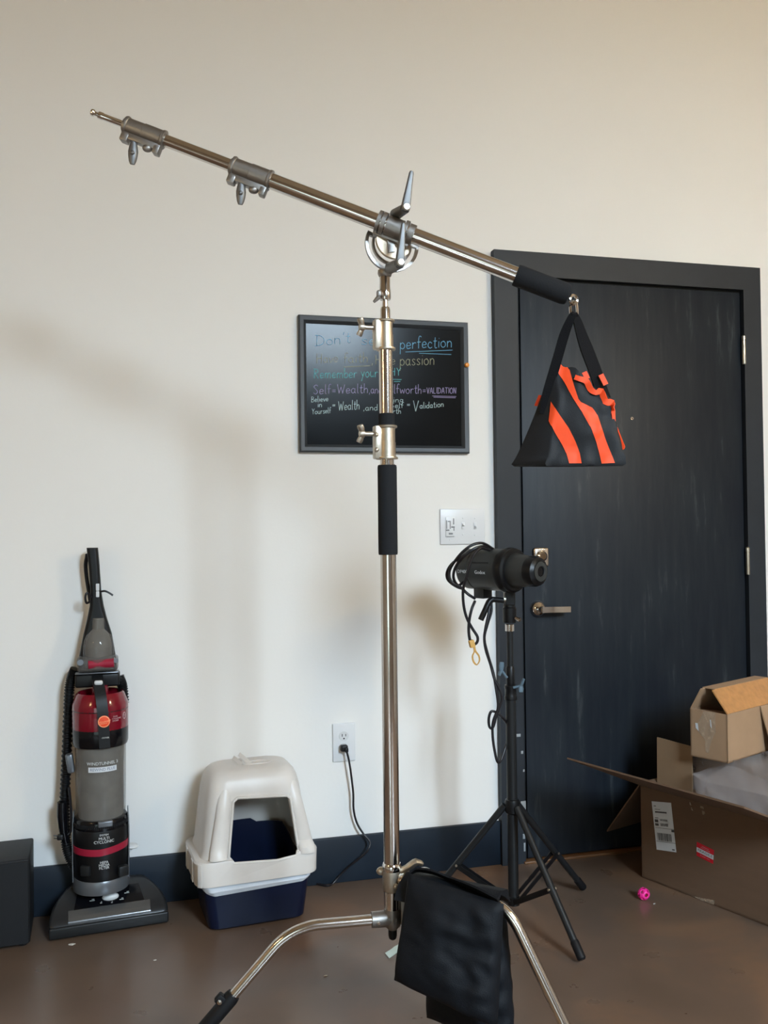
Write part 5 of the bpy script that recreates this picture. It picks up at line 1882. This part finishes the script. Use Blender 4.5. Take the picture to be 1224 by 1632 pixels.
# loose film sheet over the front edge, left corner
rings = []
sheet = [[(1087, 1212), (1093, 1232), (1096, 1254)], [(1105, 1206), (1112, 1234), (1118, 1264)], [(1130, 1206), (1138, 1240), (1142, 1274)], [(1158, 1212), (1166, 1248), (1172, 1284)], [(1186, 1210), (1192, 1256), (1200, 1294)], [(1214, 1200), (1220, 1262), (1226, 1304)], [(1240, 1190), (1246, 1270), (1252, 1312)]]
cols = []
for i, c_ in enumerate(sheet):
    d_ = proj(bpt(0.02 + i * 0.075, 0.02, zt))[2]
    cols.append([at(u, v, d_ + 0.014 * (1 - k / 2) - 0.012 * (k == 2) + 0.008 * ((i + k) % 2)) for k, (u, v) in enumerate(c_)])
fine = []
for c_ in cols:
    fine.append(smooth_path(c_, 6))
rowsf = []
for k in range(len(fine[0])):
    rowsf.append(smooth_path([c_[k] for c_ in fine], 6))
for r_ in rowsf:
    for p_ in r_:
        p_ += Vector((noise.noise(p_ * 22), noise.noise(p_ * 22 + Vector((5, 0, 0))), noise.noise(p_ * 18 + Vector((0, 9, 0))))) * 0.006
mb = MB()
mb.loft(rowsf, closed=False)
mb.build('bag_flap', M_film2, pb, angle=30, keep_n=True)

# smaller box on top, lid flaps tented
sz0 = zt + 0.120
k0 = onz(1160, 1217, sz0)
kl = onz(1101, 1204.5, sz0)
kr = onz(1213, 1210, sz0)
el = (kl - k0)
LLb = el.length
el.normalize()
er = (kr - k0).normalized()
er = (er - el * er.dot(el)).normalized()
sh = zv(k0.x, k0.y, 1139) - sz0
LRb = 0.34
cs = thing('small_cardboard_box', 'smaller tan cardboard box with tented flaps, sitting on top of the large open box', 'box', k0 + el * LLb / 2 + er * LRb / 2)


def spt(a, b, z):
    """a along the left face, b along the right face"""
    return k0 + el * a + er * b + UP * z


mb = MB()
t_ = 0.004
for (a, b) in (((0, 0), (LLb, 0)), ((LLb, 0), (LLb, LRb)), ((LLb, LRb), (0, LRb)), ((0, LRb), (0, 0))):
    dx, dy = b[0] - a[0], b[1] - a[1]
    L_ = math.hypot(dx, dy)
    ix, iy = -dy / L_ * t_, dx / L_ * t_
    mb.loft([[spt(a[0], a[1], 0), spt(b[0], b[1], 0), spt(b[0] + ix, b[1] + iy, 0), spt(a[0] + ix, a[1] + iy, 0)],
             [spt(a[0], a[1], sh), spt(b[0], b[1], sh), spt(b[0] + ix, b[1] + iy, sh), spt(a[0] + ix, a[1] + iy, sh)]])
mb.loft([[spt(0, 0, 0), spt(LLb, 0, 0), spt(LLb, LRb, 0), spt(0, LRb, 0)], [spt(0, 0, 0.004), spt(LLb, 0, 0.004), spt(LLb, LRb, 0.004), spt(0, LRb, 0.004)]])
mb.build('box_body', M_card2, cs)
rise = zv(*(k0 + el * LLb * 0.35).xy, 1101) - (sz0 + sh)
rise = max(0.05, min(0.10, rise))
mb = MB()
slab(mb, spt(0, 0, sh), spt(0, LRb, sh), spt(LLb * 0.40, LRb, sh + rise), spt(LLb * 0.40, 0.0, sh + rise), t_)
ff = mb.build('flap', M_otape, cs, label='orange-brown taped flap leaning inwards')
mb = MB()
slab(mb, spt(LLb, 0, sh), spt(LLb, LRb, sh), spt(LLb * 0.62, LRb, sh + rise * 1.02), spt(LLb * 0.70, 0.0, sh + rise * 1.02), t_)
mb.build('flap', M_card2, cs)
mb = MB()
slab(mb, spt(LLb * 0.40, 0.02, sh + rise), spt(LLb * 0.40, LRb, sh + rise), spt(LLb * 0.74, LRb, sh + rise * 1.0), spt(LLb * 0.74, 0.02, sh + rise * 1.0), 0.003)
mb.build('ridge_strip', M_card2, cs)
mb = MB()
slab(mb, spt(0.004, 0.002, sh - 0.001), spt(LLb - 0.004, 0.002, sh - 0.001), spt(LLb - 0.01, 0.09, sh - 0.012), spt(0.01, 0.09, sh - 0.010), 0.003)
mb.build('flap', M_card2, cs)
mb = MB()
slab(mb, spt(-0.003, 0.196, sh), spt(-0.003, LRb, sh), spt(-0.05, LRb, -0.12), spt(-0.05, 0.215, -0.05), t_)
mb.build('flap', M_card2, cs, label='loose flap hanging down at the right')
# tape on the left face and corners
fl0 = -er
mb = MB()
cx_ = LLb * 0.52
pts_ = [(0.62, 1.0), (0.30, 1.0), (0.30, 0.60), (0.42, 0.40), (0.50, 0.14), (0.58, 0.14), (0.60, 0.40), (0.78, 0.55), (0.78, 0.72)]
mb.bm.faces.new([mb.bm.verts.new(spt(LLb * a, -0.0012, sh * b)) for a, b in pts_])
mb.build('tape', M_tape, cs, smooth=False)
mb = MB()
for (a0, b0, a1, b1) in ((0.76, 0.56, 0.84, 0.72), (0.40, 0.66, 0.44, 0.84)):
    mb.bm.faces.new([mb.bm.verts.new(spt(LLb * a, -0.0020, sh * b)) for a, b in ((a0, b0), (a1, b0 + 0.05), (a1 + 0.01, b1), (a0 + 0.02, b1))])
mb.build('tape_glint', M_label, cs, smooth=False)  # tape glints put in as pale patches

# ================================================================== SMALL THINGS ON THE FLOOR
bp_ = onz(1026, 1434, 0)
RB = 0.0185
pk = MB()
ctr = Vector((bp_.x, bp_.y, RB))
bmesh.ops.create_icosphere(pk.bm, subdivisions=4, radius=RB, matrix=Matrix.Translation(ctr))
holes = [Vector((a, b, c)).normalized() for a in (-1, 1) for b in (-1, 1) for c in (-1, 1)] + [Vector(k) for k in ((0, 0, 1), (0, -1, 0.1), (1, 0, 0), (-1, 0, 0), (0, 1, 0))]
dead = [f_ for f_ in pk.bm.faces if any((f_.calc_center_median() - ctr).normalized().dot(h_) > 0.955 for h_ in holes)]
bmesh.ops.delete(pk.bm, geom=dead, context='FACES')
bo = pk.build('toy_ball', M_pink)
md = bo.modifiers.new('wall', 'SOLIDIFY')
md.thickness = 0.0018
md.offset = -1
prop(bo, 'small bright pink ball with holes lying on the floor near the large box', 'ball')
a_, b_ = onz(617, 1523, 0.006), onz(640, 1513, 0.012)
sp_ = MB().ribbon(smooth_path([a_, a_.lerp(b_, 0.35) + UP * 0.003, a_.lerp(b_, 0.7) + UP * 0.007, b_ + UP * 0.006, onz(655, 1508, 0.001)], 4), (0.3, 1, 0.5), 0.020, 0.0015).build('plastic_strip', M_mint)
prop(sp_, 'pale green plastic strip on the floor behind the black sandbag', 'strip')
for (u, v, r, lb_, s_) in ((114, 1506, 0.010, 'pale paper scrap on the floor in front of the vacuum cleaner nozzle', 1), (872, 1418, 0.004, 'tiny pale crumb on the floor between the tripod stand legs', 2), (1043, 1441, 0.004, 'tiny pale crumb on the floor just right of the pink ball', 3), (519, 1556, 0.005, 'small pale crumb on the floor left of the black sandbag', 4), (247, 1531, 0.0045, 'tiny pale crumb on the floor right of and below the vacuum nozzle', 5)):
    q = onz(u, v, 0)
    m_ = MB()
    bmesh.ops.create_icosphere(m_.bm, subdivisions=2, radius=1.0)
    for v_ in m_.bm.verts:
        n_ = 1 + 0.5 * noise.noise(v_.co * 2 + Vector((s_ * 3, 0, 0)))
        v_.co = Vector((q.x + v_.co.x * r * n_, q.y + v_.co.y * r * 0.6 * n_, 0.0015 + v_.co.z * 0.0015))
    prop(m_.build('paper_scrap' if s_ == 1 else 'crumb', M_speckle), lb_, 'scrap' if s_ == 1 else 'crumb')
